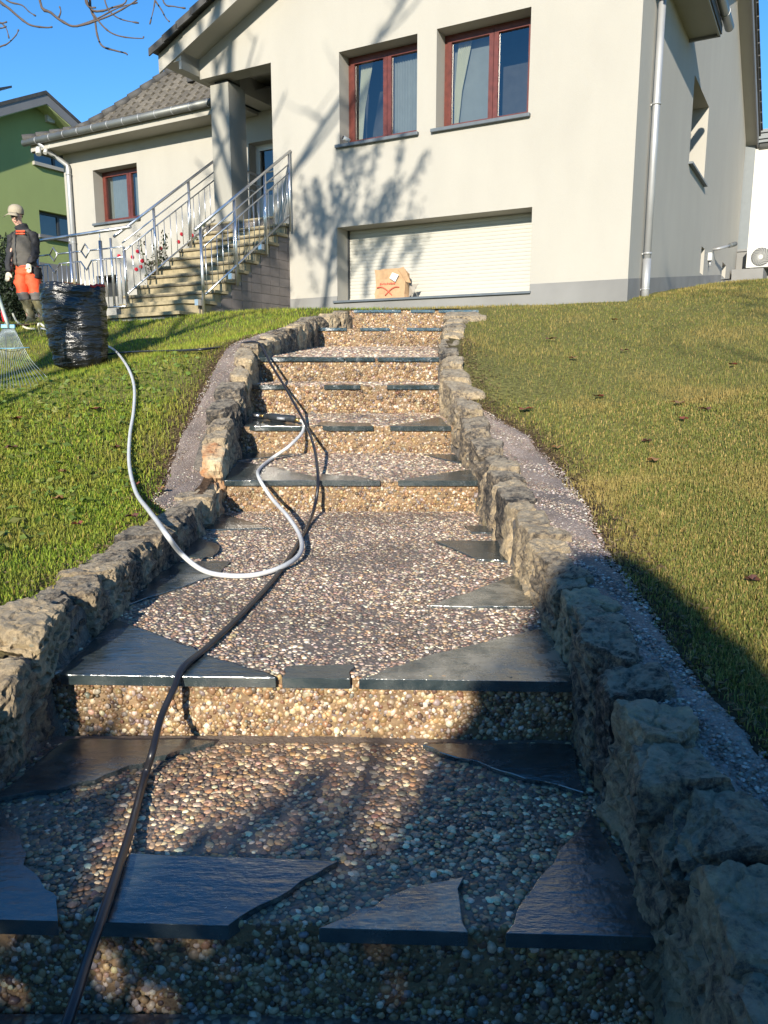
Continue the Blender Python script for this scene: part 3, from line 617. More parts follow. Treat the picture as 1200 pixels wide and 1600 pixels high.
br = [.55, .80, 1.04, 1.24, 1.38, 1.52, 1.67, 1.86, 2.07, 2.21, 2.36, 2.47, 2.63, 2.76, 2.95, 3.10, 3.34, 3.52, 3.78, 3.95, 4.2, 4.42, 4.62, 4.85, 5.2, 5.55, 5.85, 6.15, 6.45, 6.9, 7.4, 7.85, 8.3, 8.7, 9.1, 9.5, 9.9]
bl = [.6, 1.05, 1.35, 1.62, 1.84, 2.04, 2.26, 2.42, 2.6, 2.76, 2.98, 3.15, 3.4, 3.58, 3.84, 4.05, 4.3, 4.48, 4.72, 4.92, 5.15, 5.45, 5.8, 6.1, 6.45, 6.75, 7.0, 7.25, 7.5, 7.8, 8.05, 8.3, 8.6, 8.9, 9.2, 9.45, 9.7, 9.95]
curb(1, XR, ZR, WR, br, 'rough stone curb along the right edge of the garden stairs')
curb(-1, XL, ZL, WLf, bl, 'rough stone curb along the left edge of the garden stairs, the black hose hanging over it')

# ------------------------------------------------------------------ the house
house = thing('house', HP(-1.8, 0, 1.7), 'cream rendered house with gabled front, red-brown windows and a wing to the left', 'house')
def wall2(name, outer, holes, fn, inward, depth, mt, parent, back=0):
    """planar wall with openings: outer/holes are (a,z) loops, fn maps to world, reveals go inward"""
    mb = MB(); loops = [outer] + holes; P = [[fn(a, z) for a, z in l] for l in loops]; flat = [p for l in P for p in l]
    tri = tessellate_polygon(P); mb.add(flat, [list(t) for t in tri])
    for l in P[1:]:
        n = len(l)
        for i in range(n):
            a, b = l[i], l[(i + 1) % n]; mb.add([a, b, b + inward * depth, a + inward * depth], [(0, 1, 2, 3)])
    return mb.build(name, mt, parent, recalc=False)
RJ = 5.94; EV = 6.12; RS = -1.75; RZ = RJ + .44 * (RS + 5.54)
def rect(a0, a1, z0, z1): return [(a0, z0), (a1, z0), (a1, z1), (a0, z1)]
W1 = (-2.83, -1.53, 4.20, 5.48); W2 = (-1.23, .12, 4.20, 5.48); GD = (-2.90, .22, 1.93, 3.02)
front = lambda a, z: HP(a, 0, z)
wall2('wall', [(1.53, 2.02), (1.53, EV), (RS, RZ), (-5.54, RJ), (-5.54, 5.56), (-4.08, 5.56), (-4.08, 1.99), (GD[0], 2.0), (GD[0], GD[3]), (GD[1], GD[3]), (GD[1], 2.02)],
      [rect(*W1), rect(*W2)], front, NX, .34, M['stucco'], house)
mb = MB()
g = [HP(GD[0], 0, 1.93), HP(GD[0], 0, GD[3]), HP(GD[1], 0, GD[3]), HP(GD[1], 0, 1.93)]
mb.add(g + [p + NX * .36 for p in g], [(0, 1, 5, 4), (1, 2, 6, 5), (2, 3, 7, 6), (3, 0, 4, 7)]); mb.build('garage_reveal', M['stucco'], house, recalc=False)
mb = MB(); mb.prism([HP(a, -.006, z) for a, z in [(1.536, 1.2), (1.536, 2.02), (GD[1] + .002, 2.02), (GD[1] + .002, 1.925), (GD[0] - .002, 1.925), (GD[0] - .002, 2.0), (-4.2, 1.99), (-4.2, 1.2)]], NX * .3); mb.build('plinth', M['plinth'], house)
# porch beam thickness, ceiling
mb = MB(); mb.hbox(-5.53, -4.09, .01, .32, 5.562, 5.93); mb.hbox(-5.53, -4.0, .32, 1.6, 5.80, 5.9); mb.hbox(-5.53, -5.2, .6, 1.6, 5.5, 5.8)
mb.build('porch_ceiling', M['stucco'], house)
mb = MB(); mb.hbox(-4.09, -4.0, .01, 1.62, 1.9, 5.8); mb.build('wall', M['stucco'], house)
mb = MB(); mb.hbox(-5.46, -5.075, .15, .585, 3.31, 5.50); mb.build('pillar', mat('pillar_render', (.29, .28, .245), .9, noise_amt=.06, nscale=1.2, bump=.3, bscale=150, bdist=.004), house, bevel=.006)
mb = MB(); mb.hbox(-5.40, -5.13, .2, .52, 5.50, 5.56); mb.build('pillar_cap', M['dark'], house)
# side wall (gable towards the right)
side = lambda d, z: HP(1.53, d, z)
wall2('wall', [(0, 2.02), (9.75, 3.06), (9.75, 2.95), (12.9, 3.3), (12.9, 6.72), (8.1, 9.0), (3.9, 7.1), (3.9, EV), (0, EV)],
      [rect(4.12, 5.97, 4.32, 5.68), rect(6.3, 6.75, 2.75, 3.25), rect(9.85, 10.6, 3.04 + .02, 3.36)], side, -EX, .5, M['stucco'], house)
mb = MB(); mb.prism([HP(1.5, d, z) for d, z in [(-.0065, 1.2), (-.0065, 2.02), (9.75, 3.06), (9.75, 1.2)]], EX * .0365); mb.build('plinth', M['plinth'], house)
mb = MB(); mb.prism([HP(1.5, d, z) for d, z in [(9.75, 1.6), (9.75, 2.93), (13.2, 3.3), (13.2, 1.6)]], EX * .08); mb.build('plinth', M['plinth'], house)
for (d0, d1, z0, z1) in ((4.12, 5.97, 4.32, 5.68), (6.3, 6.75, 2.75, 3.25), (9.85, 10.6, 3.06, 3.36)):
    mb = MB(); mb.hbox(1.0, 1.03, d0 - .02, d1 + .02, z0 - .02, z1 + .02); mb.build('pane', M['dark'], house)
mb = MB(); mb.hbox(1.3, 1.60, 4.08, 6.02, 4.285, 4.32); mb.build('window_sill', M['sill'], house)
# hidden back and far walls close the body
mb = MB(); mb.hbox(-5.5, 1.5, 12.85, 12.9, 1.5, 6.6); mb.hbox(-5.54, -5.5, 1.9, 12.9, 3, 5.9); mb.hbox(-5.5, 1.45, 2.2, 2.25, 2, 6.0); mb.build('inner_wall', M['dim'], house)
def frame_window(s0, s1, z0, z1, dep, R, mull, panes, sill=True, sillover=.06):
    fr = MB(); y0, y1 = dep + R, dep + R + .07; fw = .055
    def ring(mb, a0, a1, b0, b1, w_, d0, d1):
        mb.hbox(a0, a0 + w_, d0, d1, b0, b1); mb.hbox(a1 - w_, a1, d0, d1, b0, b1); mb.hbox(a0 + w_, a1 - w_, d0, d1, b0, b0 + w_); mb.hbox(a0 + w_, a1 - w_, d0, d1, b1 - w_, b1)
    ring(fr, s0 - .01, s1 + .01, z0 - .01, z1 + .01, fw, y0, y1)
    win = fr.build('window', M['wood'], house)
    ed = [s0 + fw - .012] + [s0 + (s1 - s0) * m_ for m_ in mull] + [s1 - fw + .012]
    for i in range(len(ed) - 1):
        sa = MB(); ring(sa, ed[i] + .003, ed[i + 1] - .003, z0 + fw - .012, z1 - fw + .012, .065, y0 - .018, y1 - .02); sa.build('sash', M['wood'], win)
        pn = MB(); pn.add([HP(a_, y0 + .015, b_) for a_, b_ in ((ed[i] + .06, z0 + .1), (ed[i + 1] - .06, z0 + .1), (ed[i + 1] - .06, z1 - .1), (ed[i] + .06, z1 - .1))], [(0, 1, 2, 3)]); pn.build('pane', M['glass'], win, recalc=False)
        kind = panes[i]
        if kind in ('net', 'grey'):
            cu = MB(); a0, a1 = ed[i] + .03, ed[i + 1] - .03; N = 40
            vs = [HP(a0 + (a1 - a0) * k / N, y1 + .05 + .012 * math.sin(k * 1.9), z) for z in (z0 + .02, z1 - .02) for k in range(N + 1)]
            cu.add(vs, [(k, k + 1, N + 2 + k, N + 1 + k) for k in range(N)], True); cu.build('net_curtain', M['net'], win)
        if kind in ('curtain', 'net+curtain'):
            cu = MB(); N = 30; vs = []
            for z, wd, sh in ((z0 + .02, .06, .0), (z0 + (z1 - z0) * .45, .12, .0), (z1 - .05, .22, .05)):
                for k in range(N + 1): vs.append(HP(ed[i] + .07 + sh + wd * k / N, y1 + .035 + .014 * math.sin(k * 1.6), z))
            cu.add(vs, [(r * (N + 1) + k, r * (N + 1) + k + 1, (r + 1) * (N + 1) + k + 1, (r + 1) * (N + 1) + k) for r in range(2) for k in range(N)], True); cu.build('curtain', M['curtain'], win)
        if kind == 'net+curtain':
            cu = MB(); a0, a1 = ed[i] + .03, ed[i + 1] - .03
            cu.add([HP(a0, y1 + .09, z0), HP(a1, y1 + .09, z0), HP(a1, y1 + .09, z1), HP(a0, y1 + .09, z1)], [(0, 1, 2, 3)]); cu.build('net_curtain', M['net'], win)
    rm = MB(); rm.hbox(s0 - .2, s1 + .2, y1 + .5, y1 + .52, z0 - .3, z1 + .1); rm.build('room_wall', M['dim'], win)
    if sill:
        sl = MB(); sl.hbox(s0 - sillover, s1 + sillover * .6, dep - .06, y0, z0 - .05, z0 - .004); sl.build('window_sill', M['sill'], house, bevel=.006)
    return win
frame_window(*W1, 0, .27, [.52], ['curtain', 'net'])
frame_window(*W2, 0, .27, [.55], ['net+curtain', 'none'])
# small white camera on the first sill
t = thing('security_camera', HP(-2.72, .02, 4.2), 'small white camera standing at the left end of the left upper window sill', 'camera')
mb = MB(); mb.tube([HP(-2.72, .06, 4.2), HP(-2.72, .06, 4.24)], .012); mb.build('stand', M['white'], t)
mb = MB(); mb.tube([HP(-2.76, -.01, 4.29), HP(-2.70, .07, 4.255)], .03, 12); mb.build('camera_body', M['white'], t)
mb = MB(); mb.tube([HP(-2.767, -.019, 4.294), HP(-2.76, -.01, 4.29)], .024, 12); mb.build('lens', M['dark'], t)
# plants behind left window
# rolling shutter of slats
sh = MB(); sh.hbox(GD[0] - .01, GD[1] + .01, .36, .38, 1.9, 3.05); shut = sh.build('garage_shutter', M['shutter'], house)
sl = MB(); ns = 20; pitch = (GD[3] - 1.99) / ns
prof = [(-.003, 0), (-.006, .005), (-.008, pitch * .5), (-.006, pitch - .006), (-.003, pitch - .001)]
vs = []; L0, L1 = GD[0] + .02, GD[1] - .005
for a in (L0, L1):
    for (q, z) in prof: vs.append(EX * a + NX * (.355 + q) + Vector((0, 0, z)))
me_s = bpy.data.meshes.new('shutter_slat'); me_s.from_pydata(vs, [], [(k, k + 1, 6 + k, 5 + k) for k in range(4)]); me_s.materials.append(M['shutter'])
for i in range(ns):
    inst(me_s, 'slat', shut, P0 + Vector((0, 0, 1.985 + i * pitch)))
mb = MB(); mb.hbox(GD[0] + .0, GD[1] - .002, .33, .358, 1.93, 1.985); mb.build('bottom_rail', M['shutter'], shut)
mb = MB(); mb.hbox(GD[0] - .002, GD[0] + .022, .315, .36, 1.93, 3.02); mb.build('guide_rail', M['dark'], shut)
mb = MB(); mb.hbox(GD[0] - .06, GD[1] + .02, -.045, .33, 1.895, 1.928); mb.build('window_sill', M['sill'], house, bevel=.005)
# plinth downpipe at the corner
def dp(name, s0, d0, ztop, zbot, parent, r=.047, top=None, clamps=()):
    mb = MB(); mb.tube([HP(s0, d0, zbot), HP(s0, d0, ztop)] + (top or []), r, 16); p = mb.build(name, M['zinc'], parent)
    for z in clamps:
        c = MB(); c.tube([HP(s0, d0, z - .012), HP(s0, d0, z + .012)], r + .01, 16); c.hbox(s0 - .09, s0 - .03, d0 - .008, d0 + .008, z - .01, z + .01); c.build('pipe_clamp', M['zinc'], p)
    return p
dp('downpipe', 1.60, .78, 6.3, 1.72, house, clamps=(1.95, 2.42, 4.3))
mb = MB(); mb.tube([HP(1.6, .78, 1.7), HP(1.6, .78, 2.35)], .054, 16); mb.build('pipe_sleeve', M['zinc'], house)
# ---- main roof
def slab(mb, pts, th): mb.prism(pts, Vector((0, 0, th)))
OV = -.42
mb = MB()
slab(mb, [HP(-6.0, OV, 5.72 + .06), HP(RS, OV, 5.78 + .44 * (RS + 6.0)), HP(RS, 12.5, 5.78 + .44 * (RS + 6.0)), HP(-6.0, 12.5, 5.78)], .14)
slab(mb, [HP(2.0, OV, EV - .21 + .04), HP(2.0, 3.4, EV - .17), HP(RS, 3.4, 5.78 + .44 * (RS + 6.0) + .02), HP(RS, OV, 5.78 + .44 * (RS + 6.0) + .02)], .14)
roof = mb.build('roof', M['tile_roof'], house)
mb = MB()   # rake fascia board and boxed eaves
a, b = HP(-6.0, OV - .03, 5.60), HP(RS, OV - .03, 5.60 + .44 * (RS + 6.0))
mb.prism([a, b, b + Vector((0, 0, .27)), a + Vector((0, 0, .27))], NX * .03)
mb.prism([HP(-5.98, OV + .001, 5.72), HP(-5.545, OV + .001, 5.72), HP(-5.545, OV + .001, 5.72 + .2), HP(-5.98, OV + .001, 5.74)], NX * 1.85)
mb.prism([HP(-5.54, OV, 5.86), HP(RS, OV, 5.86 + .44 * (RS + 5.54)), HP(RS, .0, 5.86 + .44 * (RS + 5.54)), HP(-5.54, 0, 5.86)], Vector((0, 0, .05)))
mb.build('rake_board', M['fascia'], roof)
mb = MB(); mb.hbox(-5.60, -5.545, OV + .01, -.01, 5.60, 5.85); mb.build('eave_box', M['fascia'], roof)
mb = MB(); mb.hbox(1.53, 1.95, OV, 3.35, EV - .16, EV - .10); mb.hbox(1.95, 1.98, OV, 3.38, EV - .20, EV + .12); mb.build('eave_box', M['fascia'], roof)
mb = MB(); mb.hbox(1.53, 1.98, 3.351, 3.40, EV - .20, EV + .14); mb.build('eave_end', M['fascia_grey'], roof)
mb = MB(); mb.tube([HP(2.06, OV, EV + .03), HP(2.06, 3.72, EV + .03)], .07, 14); mb.build('gutter', M['zinc_dark'], roof)
for d in (3.1, 2.2): mb = MB(); mb.tube([HP(2.06, d, EV + .03), HP(2.06, d + .02, EV + .03)], .076, 14); mb.build('gutter_clip', M['zinc'], roof)
# verge tiles along the rake
for i in range(14):
    s_ = -6.06 + i * .30; z_ = 5.93 + .44 * (s_ + 6.0)
    mb = MB(); u = (EX * .34 + Vector((0, 0, .44 * .34 - .02))); c = HP(s_ + .17, OV - .02, z_ + .07)
    mb.box(c, u / 2, NX * .16, Vector((0, 0, .022))); mb.box(c - NX * .15 - Vector((0, 0, .045)), u / 2, NX * .012, Vector((0, 0, .045))); mb.build('verge_tile', M['tile_roof'], roof)
# verge of the side gable
mb = MB()
for (d0, z0, d1, z1) in ((8.1, 9.0, 13.2, 6.60), (3.45, 6.9, 8.1, 9.0)):
    mb.prism([HP(1.5, d0, z0 - .02), HP(1.5, d1, z1 - .02), HP(1.5, d1, z1 + .16), HP(1.5, d0, z0 + .16)], EX * .29)
mb.build('gable_soffit', M['fascia'], roof)
mb = MB(); mb.prism([HP(1.792, 8.1, 8.90), HP(1.792, 13.25, 6.47), HP(1.792, 13.25, 6.80), HP(1.792, 8.1, 9.2)], EX * .03); mb.build('gable_fascia', M['fascia_grey'], roof)
mb = MB()
for (d0, z0, d1, z1) in ((8.1, 9.17, 13.4, 6.66), (3.3, 6.99, 8.1, 9.17)):
    mb.prism([HP(-4, d0, z0), HP(-4, d1, z1), HP(-4, d1, z1 + .1), HP(-4, d0, z0 + .1)], EX * 5.86)
mb.build('roof', M['tile_roof'], house)
for i in range(16):
    d_ = 8.1 + i * .33; z_ = 9.29 - (d_ - 8.1) * .4735
    mb = MB(); mb.box(HP(1.78, d_ + .17, z_ - .06), EX * .12, NX * .175 + Vector((0, 0, -.0829 + .012)), Vector((0, 0, .028))); mb.build('verge_tile', M['tile_roof'], roof)
# ---- left wing
WW = (-10.05, -8.75, 3.95, 5.02)
wd = 1.6
wall2('wall', [(-10.95, 1.6), (-10.95, 5.5), (-4.0, 5.5), (-4.0, 1.6)], [rect(*WW), rect(-10.16, -9.5, 2.42, 2.87), rect(-6.62, -6.05, 4.25, 5.02), rect(-5.85, -5.05, 3.33, 5.0)], lambda a, z: HP(a, wd, z), NX, .32, M['stucco'], house)
wall2('wall', [(wd, 1.6), (9, 1.6), (9, 5.5), (wd, 5.5)], [], lambda d, z: HP(-10.95, d, z), EX, .1, M['stucco'], house)
frame_window(*WW, wd, .25, [.62], ['net', 'net'])
mb = MB(); mb.hbox(-10.2, -9.4, wd + .3, wd + .32, 2.3, 2.9); mb.build('cellar_window', M['dark'], house)
mb = MB(); mb.hbox(-6.7, -6.0, wd + .3, wd + .32, 4.2, 5.1); mb.build('pane', M['dark'], house)
mb = MB(); mb.hbox(-5.85, -5.75, wd + .2, wd + .28, 3.33, 5.0); mb.hbox(-5.15, -5.05, wd + .2, wd + .28, 3.33, 5.0); mb.hbox(-5.75, -5.15, wd + .2, wd + .28, 4.9, 5.0); mb.hbox(-5.75, -5.15, wd + .2, wd + .28, 3.33, 4.1)
door = mb.build('door', M['white'], house)
mb = MB(); mb.add([HP(a_, wd + .235, b_) for a_, b_ in ((-5.75, 4.1), (-5.15, 4.1), (-5.15, 4.9), (-5.75, 4.9))], [(0, 1, 2, 3)]); mb.build('pane', M['glass'], door, recalc=False)
mb = MB(); mb.hbox(-5.9, -5.0, wd + .31, wd + .33, 3.3, 5.1); mb.build('door_backing', M['dim'], house)
# wing eave: soffit, fascia, gutter
mb = MB(); mb.hbox(-11.3, -5.6, 1.12, 1.6, 5.44, 5.50); mb.build('soffit', M['fascia'], house)
mb = MB(); mb.hbox(-11.3, -5.6, 1.085, 1.118, 5.43, 5.62); mb.build('fascia', M['fascia'], house)
mb = MB(); mb.hbox(-11.33, -11.30, 1.1, 3.0, 5.42, 5.60); mb.build('fascia', M['anthracite'], house)
gut = MB(); gut.tube([HP(-11.42, 1.01, 5.60), HP(-5.7, 1.01, 5.60)], .068, 14); gutter = gut.build('gutter', M['zinc_dark'], house)
for k in range(13):
    a = -11.0 + k * .43; c = MB(); c.tube([HP(a, 1.01, 5.60), HP(a + .018, 1.01, 5.60)], .073, 14); c.build('gutter_clip', M['zinc'], gutter)
dp('downpipe', -10.72, 1.53, 5.14, 1.7, house, r=.05, top=[HP(-10.74, 1.52, 5.2), HP(-10.9, 1.2, 5.42), HP(-10.95, 1.02, 5.56)], clamps=(5.0, 3.6))
t = thing('floodlight_camera', HP(-10.85, 1.1, 5.42), 'white floodlight camera under the gutter at the left corner of the house', 'camera')
mb = MB(); mb.tube([HP(-10.95, 1.0, 5.44), HP(-10.9, .95, 5.30)], .055, 12); mb.build('camera_body', M['white'], t)
mb = MB(); mb.tube([HP(-10.78, 1.06, 5.40), HP(-10.76, 1.0, 5.32)], .04, 12); mb.build('lamp_head', M['white'], t)
mb = MB(); mb.tube([HP(-10.98, 1.05, 5.46), HP(-10.98, 1.1, 5.54), HP(-10.7, 1.1, 5.56), HP(-10.72, 1.08, 5.42)], .012, 8); mb.build('bracket', M['white'], t)
# wing roof: bell-cast hip, tiles one by one on the visible slope
def hip_pt(px, py):
    q = HP(-11.42, 1.0, 5.6); nrm = (EX + NX).normalized().cross(Vector((0, 0, 1))); r = ray(px, py); k = (q - _C).dot(nrm) / r.dot(nrm); p = _C + r * k
    return ((p - q).dot(EX), p.z)
hp = [(0.0, 5.64)] + [hip_pt(128, 204), hip_pt(190, 166), hip_pt(245, 128), hip_pt(262, 116)]
hk = [h[0] for h in hp]; hz = [h[1] for h in hp]
def rz(k): return float(np.interp(k, hk, hz))
kmax = hk[-1]
mb = MB(); rows = 14; ks = [kmax * i / rows for i in range(rows + 1)]
for i in range(rows):
    k0, k1 = ks[i], ks[i + 1]
    mb.add([HP(-11.42 + k0, 1.0 + k0, rz(k0)), HP(-4.5, 1.0 + k0, rz(k0)), HP(-4.5, 1.0 + k1, rz(k1)), HP(-11.42 + k1, 1.0 + k1, rz(k1))], [(0, 1, 2, 3)])
    mb.add([HP(-11.42 + k0, 1.0 + k0, rz(k0)), HP(-11.42 + k1, 1.0 + k1, rz(k1)), HP(-11.42 + k1, 9, rz(k1)), HP(-11.42 + k0, 9, rz(k0))], [(0, 1, 2, 3)])
mb.add([HP(-11.42 + kmax, 1 + kmax, rz(kmax)), HP(-4.5, 1 + kmax, rz(kmax)), HP(-4.5, 9, rz(kmax) - 1), HP(-11.42 + kmax, 9, rz(kmax) - 1)], [(0, 1, 2, 3)])
wroof = mb.build('roof', M['tile_roof'], house)
M['wing_tile'] = mat('lichened_roof_tile', (.155, .135, .105), .85, noise_amt=.22, nscale=9, objvar=.28, bump=.3, bscale=40, col2=(.07, .064, .054))
arc = [0]
for i in range(200): arc.append(arc[-1] + math.hypot(kmax / 200, rz(kmax * (i + 1) / 200) - rz(kmax * i / 200)))
def k_at(a): return float(np.interp(a, arc, [kmax * i / 200 for i in range(201)]))
TW = .235; RW = .235; nrow = int(arc[-1] / RW)
me_t = None; tile_cache = {}
for r_ in range(nrow + 1):
    k0 = k_at(r_ * RW); k1 = k_at(min(r_ * RW + RW * 1.12, arc[-1])); z0, z1 = rz(k0), rz(k1)
    u = (NX * (k1 - k0) + Vector((0, 0, z1 - z0))) / 2; un = u.normalized(); nn = EX.cross(un).normalized()
    if nn.z < 0: nn = -nn
    vs = []
    for jj, vv in enumerate((-1, 1)):
        for kk in range(7):
            th = kk / 6; a = (th - .5) * TW * 1.02; h = .022 * math.cos(th * 2 * math.pi) + (.036 if jj == 0 else .012); vs.append(EX * a + u * vv + nn * h)
    for kk in range(7): th = kk / 6; vs.append(EX * (th - .5) * TW * 1.02 - u + nn * (.0))
    me_t = bpy.data.meshes.new('roof_tile'); me_t.from_pydata(vs, [], [(k, k + 1, 8 + k, 7 + k) for k in range(6)] + [(14 + k, 15 + k, 1 + k, k) for k in range(6)]); me_t.materials.append(M['wing_tile'])
    c0 = -11.42 + k0 + .05; nc = int((-5.9 - c0) / TW)
    for q in range(nc):
        a = c0 + TW * (q + .5)
        if a < -11.3 + k0: continue
        inst(me_t, 'roof_tile', wroof, HP(a, 1.0 + (k0 + k1) / 2, (z0 + z1) / 2))
for i in range(int(arc[-1] * 1.3 / .3)):     # hip caps
    k0 = kmax * i / int(arc[-1] * 1.3 / .3); k1 = k0 + kmax / int(arc[-1] * 1.3 / .3) * 1.1
    mb = MB(); mb.tube([HP(-11.42 + k0, 1 + k0, rz(k0) + .035), HP(-11.42 + k1, 1 + k1, rz(min(k1, kmax)) + .02)], [.10, .085], 8); mb.build('hip_tile', M['tile_roof'], wroof)
for i in range(9):
    mb = MB(); s_ = -11.42 + kmax + i * .38; mb.tube([HP(s_, 1 + kmax, rz(kmax) + .05), HP(s_ + .42, 1 + kmax, rz(kmax) + .03)], [.11, .09], 8); mb.build('ridge_tile', M['tile_roof'], wroof)
mb = MB(); kv = k_at(arc[-1] * .72); mb.box(HP(-8.05, 1 + kv, rz(kv) + .08), EX * .1, NX * .1, Vector((0, 0, .06))); mb.build('vent_tile', M['tile_roof'], wroof)

# ------------------------------------------------------------------ entrance staircase
stair = thing('entrance_staircase', HP(-4.7, -1.2, 1.65), 'stone staircase with tiled side wall climbing to the porch', 'staircase')
sR, sL = -3.80, -5.60
deps = [.06, -.10, -.34, -.62, -.86, -1.10, -1.36, -1.58, -1.82]
for i, d in enumerate(deps):
    z = 3.31 - .166 * i; d2 = (1.6 if i == 0 else deps[i - 1] + .03)
    mb = MB(); mb.hbox(sL, sR + .03, d - .03, d2, z - .045, z); tr = mb.build('tread', M['stone_tread'], stair, bevel=.006)
    mb = MB(); mb.hbox(sL + .02, sR - .012, d, d2, z - .166, z - .046); mb.build('riser', M['stone_tread'], stair)
    mb = MB(); mb.hbox(sL - .001, sR + .031, d - .031, d - .026, z - .046, z - .022); mb.build('tread_edge', M['step_edge'], stair)
mb = MB(); mb.prism([HP(-5.65, -1.9, 1.77), HP(-5.3, -2.2, 1.77), HP(-3.95, -2.30, 1.77), HP(-3.74, -2.12, 1.77), HP(-3.77, -1.80, 1.77), HP(-5.65, -1.8, 1.77)], (0, 0, .05)); mb.build('tread', M['stone_tread'], stair, bevel=.005)
mb = MB(); mb.prism([HP(-5.62, -1.9, 1.55), HP(-5.3, -2.17, 1.55), HP(-3.97, -2.26, 1.55), HP(-3.79, -2.10, 1.55), HP(-3.81, -1.80, 1.55), HP(-5.62, -1.8, 1.55)], (0, 0, .218)); mb.build('riser', M['stone_tread'], stair)
mb = MB(); mb.prism([HP(-5.75, -2.1, 1.60), HP(-5.3, -2.42, 1.60), HP(-3.72, -2.62, 1.60), HP(-3.80, -2.2, 1.60), HP(-5.7, -1.9, 1.60)], (0, 0, .045)); mb.build('tread', M['stone_tread'], stair, bevel=.005)
mb = MB(); mb.prism([HP(-5.70, -2.08, 1.3), HP(-5.3, -2.36, 1.3), HP(-3.8, -2.54, 1.3), HP(-3.85, -2.2, 1.3), HP(-5.65, -1.9, 1.3)], (0, 0, .298)); mb.build('base_block', M['grey_render'], stair)
core = MB(); prof = [(deps[-1] - .2, 1.3), (deps[-1] - .2, 1.78)]
for i in range(len(deps) - 1, -1, -1):
    z = 3.31 - .166 * i - .05; prof += [(deps[i] + .004, prof[-1][1]), (deps[i] + .004, z)]
prof += [(.0, prof[-1][1])] if prof[-1][0] < 0 else []
prof = [(min(a, .03), b) for a, b in prof] + [(.03, 1.3)]
core.prism([HP(sL + .03, a, b) for a, b in prof], EX * (sR - .014 - sL - .03)); sw_ = core.build('side_wall', M['grout'], stair)
TWD, THT = .232, .138
def top_z(d):
    z = 1.77
    for i in range(len(deps) - 1, -1, -1):
        if d > deps[i] + .004: z = 3.31 - .166 * i - .05
    return z
row = 0; z = 1.47
while z < 3.2:
    o_ = 0 if row % 1 == 0 else 0
    d = -2.14
    while d < .0:
        d1 = min(d + TWD, .0); zt = min(z + THT, top_z(d + .02))
        if zt - z > .02 and d1 - d > .03:
            mb = MB(); mb.hbox(sR - .0135, sR - .004, d + .004, d1 - .004, z + .004, zt - .004); mb.build('wall_tile', M['house_tile'], sw_)
        d += TWD
    z += THT; row += 1
# railings
def railing(name, label, P, u, segs, group='steel railings of the entrance stairs'):
    t = thing(name, P, label, 'railing', group); return t
def bar(mb_name, pts, r, t, n=8, mt='steel'):
    mb = MB(); mb.tube(pts, r, n); return mb.build(mb_name, M[mt], t)
def stair_rail(label, s_, dp0, dp1, z0, z1, posts, off=(0, .17, .30, .93), balu=17, low=None):
    t = thing('stair_railing', HP(s_, dp0, 1.7), label, 'railing', 'steel railings of the entrance stairs')
    Z = lambda d, o: z0 + (z1 - z0) * (d - dp0) / (dp1 - dp0) - o
    bar('handrail', [HP(s_, dp0 - .12, Z(dp0 - .12, 0)), HP(s_, dp1 + .04, Z(dp1 + .04, 0))], .021, t, 12)
    for k in (1, 2, 3): bar('rail_bar', [HP(s_, dp0 + .03, Z(dp0 + .03, off[k])), HP(s_, dp1 - .02, Z(dp1 - .02, off[k]))], .011 if k < 3 else .014, t)
    for (d, zb) in posts: bar('post', [HP(s_, d, zb), HP(s_, d, Z(d, .01))], .021, t, 12)
    me = None; n = balu
    mb = MB(); mb.tube([(0, 0, -(off[3] - off[2])), (0, 0, 0)], .0065, 6); b0 = mb.build('baluster', M['steel'], None); me = b0.data; bpy.data.objects.remove(b0)
    for i in range(n):
        d = dp0 + (dp1 - dp0) * (i + .6) / (n + .2)
        if min(abs(d - p[0]) for p in posts) < .03: continue
        inst(me, 'baluster', t, HP(s_, d, Z(d, off[2])))
    return t
r1 = stair_rail('steel stair railing standing on the tiled side wall, right of the steps', sR + .07, -2.12, -.06, 2.80, 4.20, [(-2.13, 1.6), (-1.40, 2.07), (-.69, 2.60), (-.06, 3.02)])
for (d, z) in ((-2.18, 1.78), (-1.46, 2.20), (-.75, 2.70)):
    mb = MB(); mb.hbox(sR - .003, sR + .06, d - .05, d + .03, z - .04, z + .04); mb.build('wall_bracket', M['steel'], r1)
stair_rail('steel stair railing running along the wing wall, left of the steps behind the roses', -5.47, -1.95, .28, 2.88, 4.40, [(-1.25, 2.30), (-.45, 2.85), (.25, 3.32)], balu=16)
# upper return beside the pillar
t = thing('landing_railing', HP(-5.5, .9, 3.31), 'short steel railing on the porch landing beside the pillar', 'railing', 'steel railings of the entrance stairs')
bar('handrail', [HP(-5.47, .30, 4.38), HP(-5.52, 1.5, 4.36)], .02, t, 12); bar('handrail', [HP(-5.47, .28, 4.38), HP(-6.0, .9, 4.38)], .02, t, 12)
for o_ in (.18, .30, .95): bar('rail_bar', [HP(-5.47, .33, 4.38 - o_), HP(-5.52, 1.5, 4.36 - o_)], .011, t); 
for k in range(8): bar('baluster', [HP(-5.475, .42 + k * .13, 3.42), HP(-5.475, .42 + k * .13, 4.08)], .0065, t, 6)
t = thing('landing_railing', HP(-4.6, 1.45, 3.31), 'dark steel railing in front of the entrance door behind the pillar', 'railing', 'steel railings of the entrance stairs')
for o_ in (0, .16, .3): bar('rail_bar', [HP(-5.1, 1.1, 4.3 - o_), HP(-4.15, 1.1, 4.3 - o_)], .014, t, 8, 'zinc_dark')
bar('post', [HP(-4.7, 1.1, 3.31), HP(-4.7, 1.1, 4.28)], .02, t, 10, 'zinc_dark')
for k in range(7): bar('baluster', [HP(-5.05 + k * .13, 1.1, 3.35), HP(-5.05 + k * .13, 1.1, 4.0)], .0065, t, 6, 'zinc_dark')
